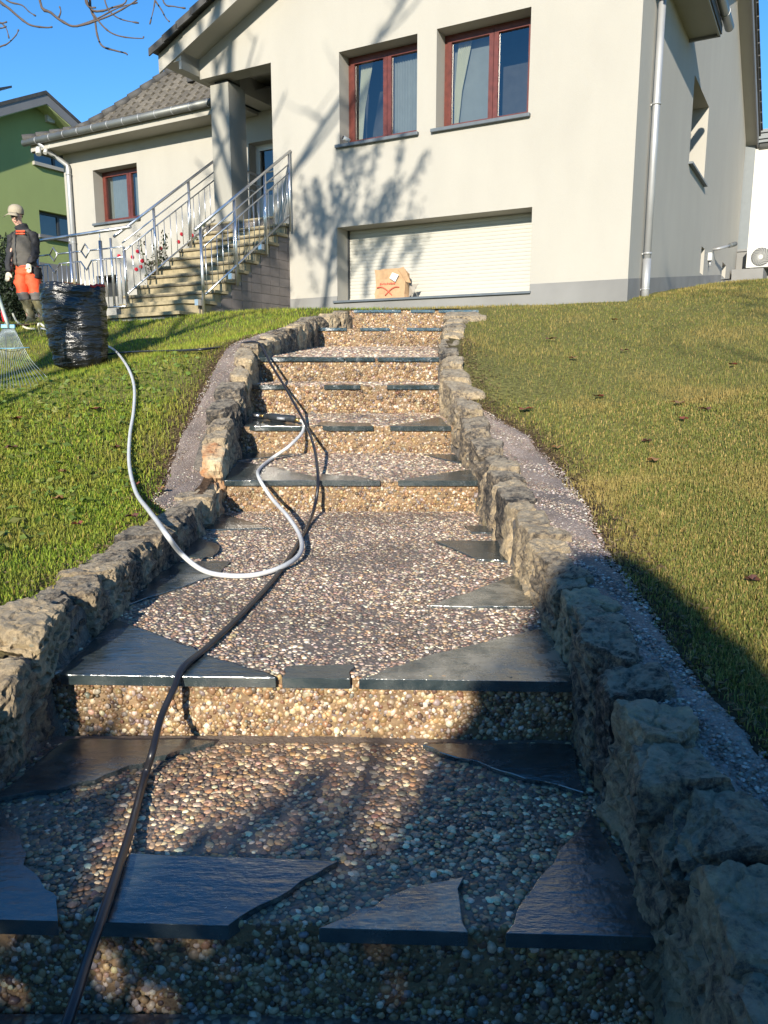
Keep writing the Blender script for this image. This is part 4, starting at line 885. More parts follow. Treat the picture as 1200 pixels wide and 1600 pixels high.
# terrace railing with diamonds
tr = thing('terrace_railing', HP(-6.2, -2.2, 1.6), 'grey steel railing with diamond ornaments left of the entrance stairs', 'railing', 'steel railings of the entrance stairs')
TD = -2.2; zt_ = 2.855
bar('handrail', [HP(-7.25, TD, zt_ - .02), HP(-4.98, TD, zt_ + .02)], .024, tr, 12)
post_s = [-7.05, -6.28, -5.62]
for s_ in post_s: bar('post', [HP(s_, TD, 1.50), HP(s_, TD, zt_ - .12)], .026, tr, 12); bar('post_pin', [HP(s_, TD, zt_ - .13), HP(s_, TD, zt_)], .008, tr, 6)
for i in range(2):
    a, b = post_s[i], post_s[i + 1]; c = (a + b) / 2; h1, h2 = zt_ - .24, zt_ - .385
    bar('rail_bar', [HP(a, TD, h1), HP(c - .09, TD, h1)], .012, tr); bar('rail_bar', [HP(c + .09, TD, h1), HP(b, TD, h1)], .012, tr)
    bar('diamond', [HP(c - .09, TD, h1), HP(c, TD, h1 + .10), HP(c + .09, TD, h1), HP(c, TD, h1 - .10), HP(c - .09, TD, h1)], .012, tr)
    bar('rail_bar', [HP(a, TD, h2), HP(c - .12, TD, h2), HP(c, TD, h2 - .13), HP(c + .12, TD, h2), HP(b, TD, h2)], .012, tr)
    bar('rail_bar', [HP(a, TD, 1.80), HP(b, TD, 1.80)], .013, tr)
    for k in range(1, 7):
        x = a + (b - a) * k / 7; zt2 = h2 - (.13 * max(0, 1 - abs(x - c) / .12)); bar('baluster', [HP(x, TD, 1.80), HP(x, TD, zt2)], .0075, tr, 6)
for h in (zt_ - .24, zt_ - .385, 1.78): bar('rail_bar', [HP(-5.62, TD, h), HP(-5.14, TD - .02, h)], .012, tr)
for s_ in (-5.40, -5.14): bar('post', [HP(s_, TD, 1.78), HP(s_, TD, zt_ - (.24 if s_ > -5.2 else .10))], .018, tr, 10)
for s_ in (-5.52, -5.32, -5.23): bar('baluster', [HP(s_, TD, 1.78), HP(s_, TD, zt_ - .385)], .0075, tr, 6)
# ------------------------------------------------------------------ green neighbour house
gs = -17.0
gh = thing('neighbour_house', HP(gs - 4, 5.7, 2), 'lime green rendered house with grey gabled roof behind the person', 'house')
wall2('wall', [(1.2, 4.05), (10.6, 4.05), (10.6, 6.3), (5.72, 8.62), (1.2, 6.45)], [rect(5.52, 7.6, 6.9, 7.62), rect(5.55, 7.6, 4.86, 5.56)], lambda d, z: HP(gs, d, z), -EX, .25, M['green'], gh)
mb = MB(); mb.prism([HP(gs - .02, d, z) for d, z in [(1.2, 1.5), (10.6, 1.5), (10.6, 4.05), (1.2, 4.05)]], EX * .03); mb.build('plinth', M['grey_render'], gh)
mb = MB(); mb.hbox(gs - 8, gs, 1.15, 1.2, 1.5, 6.4); mb.hbox(gs - 8, gs - .05, 10.55, 10.6, 1.5, 6.3); mb.build('wall', M['green'], gh)
for (z0, z1) in ((6.9, 7.62), (4.86, 5.56)):
    mb = MB(); mb.hbox(gs - .22, gs - .16, 5.5, 5.62, z0, z1); mb.hbox(gs - .22, gs - .16, 6.3, 6.38, z0, z1); mb.hbox(gs - .22, gs - .16, 7.5, 7.62, z0, z1); mb.hbox(gs - .22, gs - .16, 5.5, 7.62, z1 - .08, z1); mb.hbox(gs - .22, gs - .16, 5.5, 7.62, z0, z0 + .05)
    wn = mb.build('window', M['dark'], gh)
    mb = MB(); mb.add([HP(gs - .2, d_, b_) for d_, b_ in ((5.55, z0), (7.6, z0), (7.6, z1), (5.55, z1))], [(0, 1, 2, 3)]); mb.build('pane', M['glass'], wn, recalc=False)
    mb = MB(); mb.hbox(gs - .4, gs - .38, 5.5, 7.65, z0, z1); mb.build('blind', M['net'], wn)
    mb = MB(); mb.hbox(gs - .2, gs + .1, 5.45, 7.65, z0 - .1, z0 - .002); mb.build('window_sill', M['fascia'] if z0 > 6 else M['fascia_grey'], gh)
mb = MB()
for (d0, z0, d1, z1) in ((5.72, 8.72, 11.2, 6.12), (.6, 6.25, 5.72, 8.72)):
    mb.prism([HP(gs - 9, d0, z0), HP(gs - 9, d1, z1), HP(gs - 9, d1, z1 + .1), HP(gs - 9, d0, z0 + .1)], EX * 9.5)
grf = mb.build('roof', M['tile_roof'], gh)
mb = MB()
for (d0, z0, d1, z1) in ((5.72, 8.58, 11.2, 5.98), (.6, 6.11, 5.72, 8.58)): mb.prism([HP(gs + .45, d0, z0 - .12), HP(gs + .45, d1, z1 - .12), HP(gs + .45, d1, z1 + .16), HP(gs + .45, d0, z0 + .16)], EX * .03)
mb.build('verge_board', M['fascia_grey'], grf)
mb = MB()
for (d0, z0, d1, z1) in ((5.72, 8.44, 11.0, 5.9), (.8, 6.04, 5.72, 8.44)): mb.prism([HP(gs, d0, z0), HP(gs, d1, z1), HP(gs, d1, z1 + .05), HP(gs, d0, z0 + .05)], EX * .45)
mb.build('soffit', mat('green_soffit', (.42, .50, .25), .8), grf)
mb = MB(); mb.box(HP(gs - .6, 4.3, 8.5), EX * .5, NX * .75 + Vector((0, 0, .32)), Vector((0, 0, .03))); mb.build('solar_panel', M['dark'], grf)
mb = MB(); mb.hbox(gs - .3, gs - .2, 4.2, 4.25, 8.0, 8.5); mb.build('panel_stand', M['dark'], grf)
mb = MB(); mb.hbox(gs, gs + .12, 6.0, 6.25, 8.12, 8.3); mb.build('wall_lamp', M['white'], gh)
# ------------------------------------------------------------------ garden room, heat pump, side path
gr = thing('garden_room', HP(2.8, 13, 3.3), 'white garden room wall with grey aluminium frame at the far right of the house', 'garden room')
mb = MB(); mb.hbox(1.42, 5.5, 13.05, 13.2, 6.70, 7.02); mb.hbox(1.42, 5.5, 13.0, 13.05, 6.78, 6.84); mb.hbox(1.42, 5.5, 13.0, 13.05, 6.93, 6.99); bm_ = mb.build('beam', M['anthracite'], gr)
mb = MB(); mb.hbox(1.40, 1.76, 13.05, 13.2, 4.02, 6.70); mb.build('post', M['anthracite'], gr, bevel=.01)
mb = MB(); mb.tube([HP(1.85, 13.06, 6.6), HP(5.4, 13.06, 6.6)], .07, 12); mb.build('blind_roller', M['zinc_dark'], gr)
mb = MB(); mb.hbox(1.70, 5.4, 13.08, 13.1, 4.06, 6.56); mb.build('blind', mat('white_blind', (.52, .50, .45), .8, noise_amt=.02), gr)
mb = MB(); mb.hbox(1.36, 5.5, 13.02, 13.3, 3.0, 3.98); mb.hbox(1.36, 5.5, 12.98, 13.3, 3.985, 4.04); mb.build('plinth_wall', M['plinth'], gr)
mb = MB(); mb.hbox(1.6, 5.5, 13.2, 18, 7.02, 7.06); mb.build('roof', M['white'], gr)
mb = MB(); mb.hbox(1.58, 2.3, 11.5, 12.9, 2.8, 3.36); o = mb.build('low_wall', M['plinth']); setprops(o, 'low grey rendered wall in front of the heat pump', 'wall')
hpmp = thing('heat_pump', HP(2.2, 12.7, 3.4), 'white heat pump unit with round fan grille in front of the garden room', 'heat pump')
mb = MB(); mb.hbox(1.80, 2.72, 12.55, 12.9, 3.50, 4.02); mb.build('casing', M['white'], hpmp, bevel=.015)
mb = MB(); mb.tube([HP(2.14, 12.545, 3.76), HP(2.14, 12.556, 3.76)], .235, 32); mb.build('fan_recess', M['dark'], hpmp)
for k in range(18):
    th = k * 2 * math.pi / 18; p = [HP(2.14 + math.cos(th + q * .35) * rr, 12.535, 3.76 + math.sin(th + q * .35) * rr) for q, rr in enumerate((.05, .11, .17, .23))]
    mb = MB(); mb.tube(p, .007, 5); mb.build('grille_blade', M['white'], hpmp)
mb = MB(); mb.tube([HP(2.14, 12.52, 3.76), HP(2.14, 12.54, 3.76)], .05, 20); mb.build('hub', M['white'], hpmp)
for a in (1.9, 2.6): mb = MB(); mb.hbox(a, a + .08, 12.55, 12.9, 3.36, 3.5); mb.build('foot', M['dark'], hpmp)
path = thing('side_path', HP(1.9, 3, 1.9), 'paved path with white gravel strip beside the right side wall', 'path'); path['kind'] = 'structure'
def szp(d): return 1.74 + .101 * d
d = .75
while d < 12:
    L = .52; wdt = .25 + d * .07
    mb = MB(); zz = szp(d) + .02; p = [HP(1.74, d, zz), HP(1.74 + wdt, d, zz - .0), HP(1.74 + wdt + .035, d + L - .012, zz + .101 * L), HP(1.74, d + L - .012, zz + .101 * L)]
    mb.prism([q - Vector((0, 0, .06)) for q in p], (0, 0, .06)); mb.build('paver', M['paver'], path); d += L
mb = MB(); mb.prism([HP(1.54, .8, szp(.8) - .03), HP(1.735, .8, szp(.8) - .03), HP(1.735, 11.6, szp(11.6) - .03), HP(1.54, 11.6, szp(11.6) - .03)], (0, 0, .05)); mb.build('gravel_strip', M['whitegravel'], path)
# tap and socket on the side wall
t = thing('outdoor_tap', HP(1.56, 7.9, 3.3), 'small metal outdoor tap arm on the side wall near the far corner', 'tap')
mb = MB(); mb.tube([HP(1.53, 8.0, 3.40), HP(1.68, 8.0, 3.42), HP(1.82, 8.6, 3.55)], .03, 10); mb.build('pipe', M['zinc'], t)
mb = MB(); mb.tube([HP(1.8, 8.5, 3.53), HP(1.88, 8.8, 3.60)], .05, 10); mb.build('nozzle', M['zinc_dark'], t)
t = thing('wall_socket', HP(1.56, 7.5, 3.1), 'small white wall socket below the outdoor tap', 'socket')
mb = MB(); mb.hbox(1.53, 1.60, 7.3, 7.5, 3.1, 3.25); mb.build('cover', M['white'], t); mb = MB(); mb.tube([HP(1.56, 7.4, 3.1), HP(1.57, 7.4, 2.98)], .02, 8); mb.build('cable_stub', M['zinc'], t)

# ------------------------------------------------------------------ hoses and spray gun
def crv(pts, n=10):
    P = [Vector(p) for p in pts]; out = []
    for i in range(len(P) - 1):
        a, b, c, d = P[max(i - 1, 0)], P[i], P[i + 1], P[min(i + 2, len(P) - 1)]
        for k in range(n):
            t = k / n; out.append(.5 * ((2 * b) + (c - a) * t + (2 * a - 5 * b + 4 * c - d) * t * t + (3 * b - a - 3 * c + d) * t ** 3))
    return out + [P[-1]]
def gpt(px, py, off=.02):       # pixel on the terrain
    r = ray(px, py); lo, hi = 1.2, 16.
    for d in np.arange(1.2, 16, .03):
        p = _C + r * (d / r.y)
        if p.z < gz1(p.x, p.y) + off: return p
    return _C + r * (11 / r.y)
bh = [gpt(150, 556, .055), gpt(205, 550, .05), gpt(300, 547, .055), at(360, 540, 6.75), at(392, 534, 6.5), at(408, 540, 6.42), at(424, 570, 6.15), at(440, 596, 5.97), at(455, 622, 5.72), at(478, 664, 5.33), at(491, 700, 4.92),
      at(497, 748, 4.475), at(492, 790, 4.36), tread(480, 822, 1, .014), tread(456, 865, 1, .012), tread(425, 908, 1, .012), tread(375, 962, 1, .012), tread(325, 1010, 1, .012), tread(287, 1042, 1, .016), at(272, 1075, 2.04),
      at(252, 1120, 1.97), at(238, 1175, 1.86), tread(226, 1215, 0, .014), tread(203, 1300, 0, .016), tread(182, 1365, 0, .026), tread(158, 1438, 0, .026), at(140, 1490, 1.22), at(118, 1560, 1.12), at(96, 1625, 1.05), at(70, 1700, .98)]
mb = MB(); mb.tube(crv(bh, 12), .0098, 12); o = mb.build('black_hose', M['black_rubber']); setprops(o, 'long black pressure hose running down over the garden steps', 'hose')
wh = [gpt(60, 512, .045), gpt(95, 520, .045), gpt(150, 535, .045), gpt(176, 545, .045), gpt(196, 568, .045), gpt(209, 600, .045), gpt(209, 640, .045), gpt(203, 680, .045), gpt(202, 725, .045), gpt(212, 768, .045), at(232, 797, 3.55), at(246, 815, 3.3), at(262, 838, 3.08), at(284, 866, 3.2), tread(315, 890, 1, .018), tread(350, 899, 1, .014),
      tread(400, 898, 1, .014), tread(446, 883, 1, .026), tread(470, 862, 1, .03), at(468, 836, 3.72), at(448, 805, 3.98), at(424, 778, 4.28), at(404, 745, 4.46), tread(406, 732, 2, .016), tread(425, 716, 2, .016), at(452, 697, 5.1), at(472, 676, 5.28), at(474, 661, 5.42), tread(467, 656, 3, .035)]
mb = MB(); mb.tube(crv(wh, 12), .0108, 12); o = mb.build('grey_hose', M['grey_rubber']); setprops(o, 'pale grey hose snaking from the lawn over the curb up to the spray gun', 'hose')
lp = [gpt(67, 524, .01), gpt(60, 508, .14), gpt(64, 505, .2), gpt(72, 511, .12), gpt(82, 520, .02)]
mb = MB(); mb.tube(crv([gpt(66, 526, .01), at(60, 509, 9.2), at(63, 506, 9.25), at(70, 511, 9.2), gpt(84, 524, .02)], 8), .013, 8); o = mb.build('hose_loop', mat('cream_hose', (.7, .68, .55), .5)); setprops(o, 'cream hose loop standing up in the grass by the boots', 'hose')
mb = MB(); mb.tube(crv([at(20, 490, 11.5), at(26, 502, 11.3), gpt(40, 512, .02), gpt(55, 514, .02)], 6), .014, 8); o = mb.build('cream_cable', M['curtain']); setprops(o, 'thin cream cable lying on the mulch left of the boots', 'cable')
G0 = tread(467, 656, 3, .035)
gun = thing('spray_gun', tread(430, 655, 3, 0), 'black pressure washer gun lying on the left slate of a garden step', 'spray gun')
gp = [tread(x, y, 3, o_) for x, y, o_ in ((466, 656, .036), (455, 654, .038), (438, 652.5, .04), (425, 651, .04), (414, 650, .036))]
mb = MB(); mb.tube(crv(gp, 6), [.016] * 4 + [.026] * 16 + [.02] * 5, 12); mb.build('gun_body', M['dark'], gun)
mb = MB(); mb.tube([tread(446, 657, 3, .02), tread(428, 656, 3, .018), tread(418, 653, 3, .02)], [.014, .018, .01], 8); mb.build('trigger_guard', M['dark'], gun)
mb = MB(); mb.tube([tread(445, 654.5, 3, .052), tread(433, 653.5, 3, .055)], .010, 6); mb.build('trigger', M['zinc'], gun)
mb = MB(); mb.tube([tread(414, 650, 3, .036), tread(406, 649.5, 3, .035)], .011, 10); mb.build('fitting', M['brass'], gun)
mb = MB(); mb.tube([tread(406, 649.5, 3, .035), tread(396, 649, 3, .034)], .012, 10); mb.build('nozzle', M['steel'], gun)
mb = MB(); mb.tube([tread(462, 656, 3, .036), tread(468, 656.5, 3, .035)], .017, 12); mb.build('coupling', M['brass'], gun)

# ------------------------------------------------------------------ bin bag
def bag_mat():
    m, n, l, b = newmat('black_plastic_film'); b.inputs['Base Color'].default_value = (.010, .011, .013, 1); b.inputs['Roughness'].default_value = .24; b.inputs['Specular IOR Level'].default_value = .7
    tc = n.new('ShaderNodeTexCoord'); mp = n.new('ShaderNodeMapping'); mp.inputs['Scale'].default_value = (3, 3, 10); l.new(tc.outputs['Object'], mp.inputs[0])
    t = n.new('ShaderNodeTexNoise'); t.inputs['Scale'].default_value = 2.4; t.inputs['Detail'].default_value = 6; t.inputs['Distortion'].default_value = .9; l.new(mp.outputs[0], t.inputs['Vector'])
    bp = n.new('ShaderNodeBump'); bp.inputs['Strength'].default_value = 1; bp.inputs['Distance'].default_value = .022; l.new(t.outputs['Fac'], bp.inputs['Height']); l.new(bp.outputs[0], b.inputs['Normal']); return m
M['bag'] = bag_mat()
bb = at(127, 577, 7.7); bb.z = gz1(bb.x, bb.y) - .01
bag = thing('garden_waste_bag', bb, 'full black plastic bag of garden waste with red drawstring standing on the lawn', 'rubbish bag')
NA, NZ_ = 72, 60; vs = []; H_ = .80
for j in range(NZ_ + 1):
    t = j / NZ_; r_ = np.interp(t, [0, .04, .12, .4, .7, .92, 1], [.12, .22, .245, .275, .30, .30, .285]); cx = -.035 * t
    for k in range(NA):
        th = 2 * math.pi * k / NA; d_ = Vector((math.cos(th), math.sin(th), t * 3))
        f = noise.fractal(Vector((d_.x * 1.3, d_.y * 1.3, t * 9)), 1, 2, 4) * .014 + abs(noise.noise(Vector((d_.x * 2 + 9, d_.y * 2, t * 11)))) * .012 + noise.noise(Vector((d_.x * 2.5, d_.y * 2.5, 3))) * .02
        if t > .9: f += .012 * math.sin(th * 11 + 3 * math.sin(th * 3))
        rr = (r_ + f) * (1 if abs(d_.x) > 0 else 1); z = t * H_ * (1 + (.02 * math.sin(th * 3 + 1) if t > .85 else 0))
        vs.append(bb + Vector((cx + rr * math.cos(th), rr * .9 * math.sin(th), z)))
fs = [[j * NA + k, j * NA + (k + 1) % NA, (j + 1) * NA + (k + 1) % NA, (j + 1) * NA + k] for j in range(NZ_) for k in range(NA)]
mb = MB(); mb.add(vs, fs, True)
# inner lip
rim = vs[-NA:]; inn = [bb + (p - bb) * .0 + Vector(((p.x - bb.x) * .9, (p.y - bb.y) * .9, p.z - bb.z - .07)) for p in rim]
mb.add(rim + inn, [[k, (k + 1) % NA, NA + (k + 1) % NA, NA + k] for k in range(NA)], True); mb.build('film', M['bag'], bag, recalc=False)
n_ = 260; P_, C_ = [], []
for i in range(n_):
    a = random.uniform(0, 6.28); r_ = .25 * math.sqrt(random.random()); P_.append((bb.x - .035 + r_ * math.cos(a), bb.y + r_ * math.sin(a) * .9, bb.z + .72 + .10 * (1 - r_ / .25) + random.uniform(-.02, .02)))
def leafcards(name, P, size, cols, m, parent=None, kind='stuff', flat=.5, tilt=1.0):
    P = np.array(P); n = len(P); a = rng.uniform(0, 2 * np.pi, n); el = rng.normal(0, tilt, n)
    U_ = np.c_[np.cos(a) * np.cos(el), np.sin(a) * np.cos(el), np.sin(el)]; r2 = rng.normal(0, 1, (n, 3)); W_ = np.cross(U_, r2); W_ /= np.linalg.norm(W_, axis=1)[:, None] + 1e-9
    s_ = size * rng.uniform(.6, 1.3, n)[:, None]; Nn = np.cross(U_, W_)
    V4 = np.stack([P - U_ * s_, P + W_ * s_ * flat + Nn * s_ * .15, P + U_ * s_, P - W_ * s_ * flat + Nn * s_ * .15], 1).reshape(-1, 3)
    Fq = np.arange(4 * n).reshape(n, 4); cols = np.array(cols); c = cols[rng.integers(0, len(cols), n)] * rng.uniform(.7, 1.3, n)[:, None]
    return fast(name, V4, Fq, m, parent, colors=np.repeat(c, 4, 0), kind=kind)
leafcards('garden_waste', P_, .04, [(.12, .05, .03), (.25, .14, .07), (.08, .09, .04), (.20, .05, .04), (.35, .28, .16)], M['leaf'], bag)
ring = [rim[k] + Vector((0, 0, .006)) for k in range(46, 70)]
mb = MB(); mb.tube([p + Vector((0, 0, -.01 * (i % 3))) for i, p in enumerate(rim[-7:] + rim[:4])], .012, 6); mb.build('drawstring', M['red'], bag)
# ------------------------------------------------------------------ fan rake
rk = thing('leaf_rake', gpt(15, 612), 'blue metal fan rake with long handle stuck in the grass at the left edge', 'rake')
blue = mat('blue_paint', (.16, .38, .52), .4, .3, noise_amt=.1); tinem = mat('rake_tine', (.36, .42, .46), .45, .5)
hd = at(13, 510, 6.75)
mb = MB(); mb.tube([at(14, 512, 6.75), at(9, 498, 6.72), at(-8, 445, 6.6), at(-40, 330, 6.3)], .014, 10); mb.build('handle', mat('rake_handle', (.62, .70, .66), .45), rk)
mb = MB(); mb.box(hd + Vector((0, 0, 0)), (.055, .01, 0), (-.0, .012, 0), (0, 0, .016)); mb.build('tine_holder', blue, rk, bevel=.004)
for k in range(23):
    u = (k - 11) / 11; top = hd + Vector((u * .045, 0, -.01)); tip = gpt(15 + u * 58, 613 - 14 * abs(u) ** 2 * (1 if u < 0 else 1.2), .0)
    mid = at(13 + u * 33, 565 - abs(u) * 6, 6.72); end = tip + Vector((0, -.03, -.005))
    mb = MB(); mb.tube(crv([top, mid, tip + Vector((0, .02, .03)), end], 4), .0017, 5); mb.build('tine', tinem, rk)
mb = MB(); mb.tube([at(-22, 544, 6.73), at(14, 544.5, 6.70), at(46, 543, 6.73)], .004, 6); mb.build('cross_wire', blue, rk)
t = thing('red_hand_tool', at(6, 500, 7.2), 'small red tool handle behind the rake handle', 'tool')
mb = MB(); mb.tube([at(4, 484, 7.1), at(6, 492, 7.1), at(8, 503, 7.1)], [.016, .022, .02], 10); mb.build('grip', M['red'], t); mb = MB(); mb.tube([at(8, 503, 7.1), gpt(10, 560)], .006, 6); mb.build('shaft', M['zinc'], t)

# ------------------------------------------------------------------ paper bag on the cellar window sill
def hpp(px, py, dep): s_, z_ = fp(px, py, dep); return HP(s_, dep, z_)
pbm = mat('brown_paper', (.42, .27, .15), .85, noise_amt=.12, nscale=14, bump=.5, bscale=18, bdist=.01)
pb_ = thing('paper_bag', hpp(610, 464, .05), 'crumpled brown paper bag with red print on the wide lower window sill', 'paper bag')
bs = fp(586, 464, .02)[0]; be = fp(633, 462, .02)[0]; bz = 1.93; bt = fp(590, 422, .02)[1]
A_ = [HP(bs, .02, bz), HP(be, .02, bz), HP(be - .01, .03, bt - .06), HP(be - .09, .04, bt + .01), HP(bs + .01, .02, bt)]
mb = MB(); back = [p + NX * .15 for p in A_]; N1 = 5
mb.add(A_ + back, [(0, 1, 2, 3, 4), (1, 6, 7, 2), (0, 4, 9, 5), (5, 9, 8, 7, 6), (2, 7, 8, 3)]); 
bo = mb.build('bag_body', pbm, pb_); bmx = bmesh.new(); bmx.from_mesh(bo.data); bmesh.ops.triangulate(bmx, faces=bmx.faces); bmesh.ops.subdivide_edges(bmx, edges=bmx.edges, cuts=5, use_grid_fill=True)
for v in bmx.verts: q_ = v.co.copy(); v.co += Vector((noise.noise(q_ * 9), noise.noise(q_ * 9 + Vector((7, 3, 1))), noise.noise(q_ * 11 + Vector((1, 9, 4))) * .8)) * .022
bmx.to_mesh(bo.data); bmx.free()
mb = MB(); mb.add([HP(be - .13, .012, bt + .0), HP(be - .02, .012, bt + .02), HP(be + .11, -.0, bt - .22), HP(be + .02, .01, bt - .2)], [(0, 1, 2, 3)]); mb.build('torn_flap', pbm, pb_)
mb = MB(); mb.add([HP(bs + .26, .0, bt - .13), HP(bs + .36, .0, bt - .19), HP(bs + .42, .0, bt - .09), HP(bs + .31, .0, bt - .05)], [(0, 1, 2, 3)]); mb.build('label', M['white'], pb_)
redp = mat('red_print', (.60, .10, .06), .8)
for arc_ in (0, 1):
    pts = []
    for k in range(9):
        u = k / 8; pts.append(HP(bs + .04 + (u * .26 if arc_ == 0 else .14 + u * .24), .012, bz + .04 + (.13 * math.sin((u * .62 + .38 if not arc_ else u * .6) * math.pi) if arc_ == 0 else .12 * math.sin(min(u * .62, 1) * math.pi))))
    mb = MB(); mb.tube(pts, .009, 5); mb.build('print_arc', redp, pb_)
for k in range(9):
    mb = MB(); a = bs + .09 + k * .03; h = .02 if k % 2 else .028; mb.hbox(a, a + .02, .012, .018, bz + .20, bz + .20 + h); mb.build('print_letter', redp, pb_)
t = thing('cardboard_piece', HP(be + .09, .05, 1.93), 'grey folded cardboard flap leaning against the shutter beside the paper bag', 'cardboard')
mb = MB(); mb.prism([HP(be + .01, .12, 1.94), HP(be + .03, .10, 2.12), HP(be + .17, .12, 2.13), HP(be + .10, .08, 1.99)], NX * .006); mb.build('flap', mat('grey_card', (.30, .27, .23), .9), t)
mb = MB(); mb.tube([HP(be + .15, .05, 2.10), HP(be + .17, .0, 2.02), HP(be + .23, -.02, 1.93)], .003, 5); mb.tube([HP(be + .17, .0, 2.02), HP(be + .14, -.02, 1.93)], .003, 5); mb.build('string', M['fascia'], t)

# ------------------------------------------------------------------ person
PD = 12.15
def pp(px, py, dd=0): return at(px, py, PD + dd)
def skin(name, J, E_, mt, parent, sub=2, root=0):
    off = WL[parent.name]; me = bpy.data.meshes.new(name); me.from_pydata([Vector(j[0]) - off for j in J], E_, []); o = bpy.data.objects.new(name, me); link(o, parent)
    m = o.modifiers.new('skin', 'SKIN'); m.use_smooth_shade = True; sv = me.skin_vertices[0].data
    for i, j in enumerate(J): sv[i].radius = j[1] if isinstance(j[1], tuple) else (j[1], j[1]); sv[i].use_root = (i == root)
    s_ = o.modifiers.new('sub', 'SUBSURF'); s_.levels = sub; s_.render_levels = sub; me.materials.append(mt); return o
skinm = mat('skin', (.58, .34, .25), .55, noise_amt=.06); jac = mat('grey_vest', (.085, .078, .068), .85, noise_amt=.12, nscale=14, bump=.4, bscale=14, bdist=.02); blk = mat('black_sleeve', (.020, .020, .024), .8, bump=.4, bscale=14, bdist=.02)
org = mat('orange_trousers', (.85, .10, .03), .75, noise_amt=.1, nscale=9, bump=.5, bscale=12, bdist=.02); gry = mat('grey_trouser_panel', (.13, .12, .11), .8); boot = mat('olive_boot', (.17, .15, .08), .5, noise_amt=.12, nscale=10); glv = mat('work_glove', (.68, .63, .48), .8); capm = mat('cap_cloth', (.36, .31, .23), .85)
per = thing('person', pp(62, 506), 'person in pale cap, grey vest, orange trousers and olive boots standing on the left lawn', 'person')
pel = pp(44, 424)
J = [(pel, .09), (pp(42, 408), .10), (pp(39, 385), .10), (pp(37, 370), .07), (pp(34, 356), .05), (pp(30, 351), .055), (pp(25.5, 343, -.02), .075), (pp(25, 333), .095), (pp(25, 327), .07),
     (pp(48, 367), .035), (pp(55, 390, -.02), .035), (pp(47, 408, -.10), .035), (pp(24, 368), .035), (pp(17, 392, -.05), .035), (pp(15, 422, -.12), .033),
     (pp(35, 432), .05), (pp(37.5, 461, -.04), .045), (pp(47, 500), .04), (pp(51, 432), .05), (pp(57, 460, -.04), .045), (pp(66, 500), .04)]
skin('body', J, [(0, 1), (1, 2), (2, 3), (3, 4), (4, 5), (5, 6), (6, 7), (7, 8), (3, 9), (9, 10), (10, 11), (3, 12), (12, 13), (13, 14), (0, 15), (15, 16), (16, 17), (0, 18), (18, 19), (19, 20)], skinm, per)
def loft(name, rings, mt, parent, n=24, fold=.012):
    """rings: (centre, half width, half depth)"""
    vs = []; R_ = []
    for a in range(len(rings) - 1):
        for q in range(5):
            t = q / 5; t2 = t; c = rings[a][0].lerp(rings[a + 1][0], t2); R_.append((c, rings[a][1] * (1 - t2) + rings[a + 1][1] * t2, rings[a][2] * (1 - t2) + rings[a + 1][2] * t2))
    R_.append(rings[-1])
    for i, (c, a, b) in enumerate(R_):
        for k in range(n):
            th = 2 * math.pi * k / n; d = Vector((math.cos(th), math.sin(th), 0)); f = fold * noise.noise(Vector((d.x * 1.5, d.y * 1.5, i * .55)) + c) * 2
            vs.append(c + Vector((d.x * (a + f), d.y * (b + f), 0)))
    m_ = len(R_); fs = [[i * n + k, i * n + (k + 1) % n, (i + 1) * n + (k + 1) % n, (i + 1) * n + k] for i in range(m_ - 1) for k in range(n)]
    fs += [[k for k in range(n)][::-1], [(m_ - 1) * n + k for k in range(n)]]
    mb = MB(); mb.add(vs, fs, True); return mb.build(name, mt, parent)
loft('vest', [(pp(42, 419), .155, .125), (pp(41, 415), .165, .135), (pp(38, 400), .170, .130), (pp(36.5, 384), .168, .125), (pp(36.5, 370), .165, .11), (pp(37, 363), .150, .11), (pp(36, 359), .10, .09)], jac, per)
loft('collar', [(pp(36.5, 362), .125, .10), (pp(35, 357, .01), .095, .09), (pp(34, 352, .03), .085, .08), (pp(34, 349.5, .04), .07, .065)], blk, per)
loft('sleeve', [(pp(50, 362), .05, .07), (pp(51.5, 366), .075, .085), (pp(54, 378), .068, .08), (pp(55.5, 392, -.02), .060, .07), (pp(53, 402, -.07), .062, .06), (pp(48, 411, -.11), .052, .05)], blk, per)
loft('sleeve', [(pp(24, 363), .05, .06), (pp(20.5, 369), .066, .08), (pp(18, 382), .062, .07), (pp(16.5, 394, -.03), .060, .065), (pp(15, 410, -.09), .056, .055), (pp(15, 424, -.12), .048, .045)], blk, per)
def hand(px, py, sx, side_):
    J = [(pp(px, py, -.14), .040), (pp(px + sx * .5, py + 5, -.15), (.05, .026))]; E_ = [(0, 1)]
    for k in range(4):
        bx = px + (k - 1.5) * 1.7; J += [(pp(bx + sx * .6, py + 8.5, -.15), .013), (pp(bx + sx * 1.2, py + 12, -.155), .012), (pp(bx + sx * 1.3, py + 15.4 - abs(k - 1.5), -.145), .010)]; b_ = 2 + k * 3; E_ += [(1, b_), (b_, b_ + 1), (b_ + 1, b_ + 2)]
    J += [(pp(px + side_ * 4, py + 5, -.16), .014), (pp(px + side_ * 5.2, py + 9, -.17), .012)]; E_ += [(1, 14), (14, 15)]
    return skin('glove', J, E_, glv, per)
hand(46, 412, -.5, -1); hand(13, 425, -1.5, 1)
loft('trousers', [(pp(36.5, 472 - 12, -.04), .088, .092), (pp(34.5, 446, -.03), .098, .11), (pp(35.5, 432), .112, .125), (pp(41, 424), .150, .13), (pp(42.5, 416), .155, .125)], org, per)
loft('trousers', [(pp(55.5, 460, -.04), .092, .095), (pp(53.5, 446, -.03), .102, .11), (pp(51, 432), .112, .125), (pp(47, 424), .13, .128)], org, per)
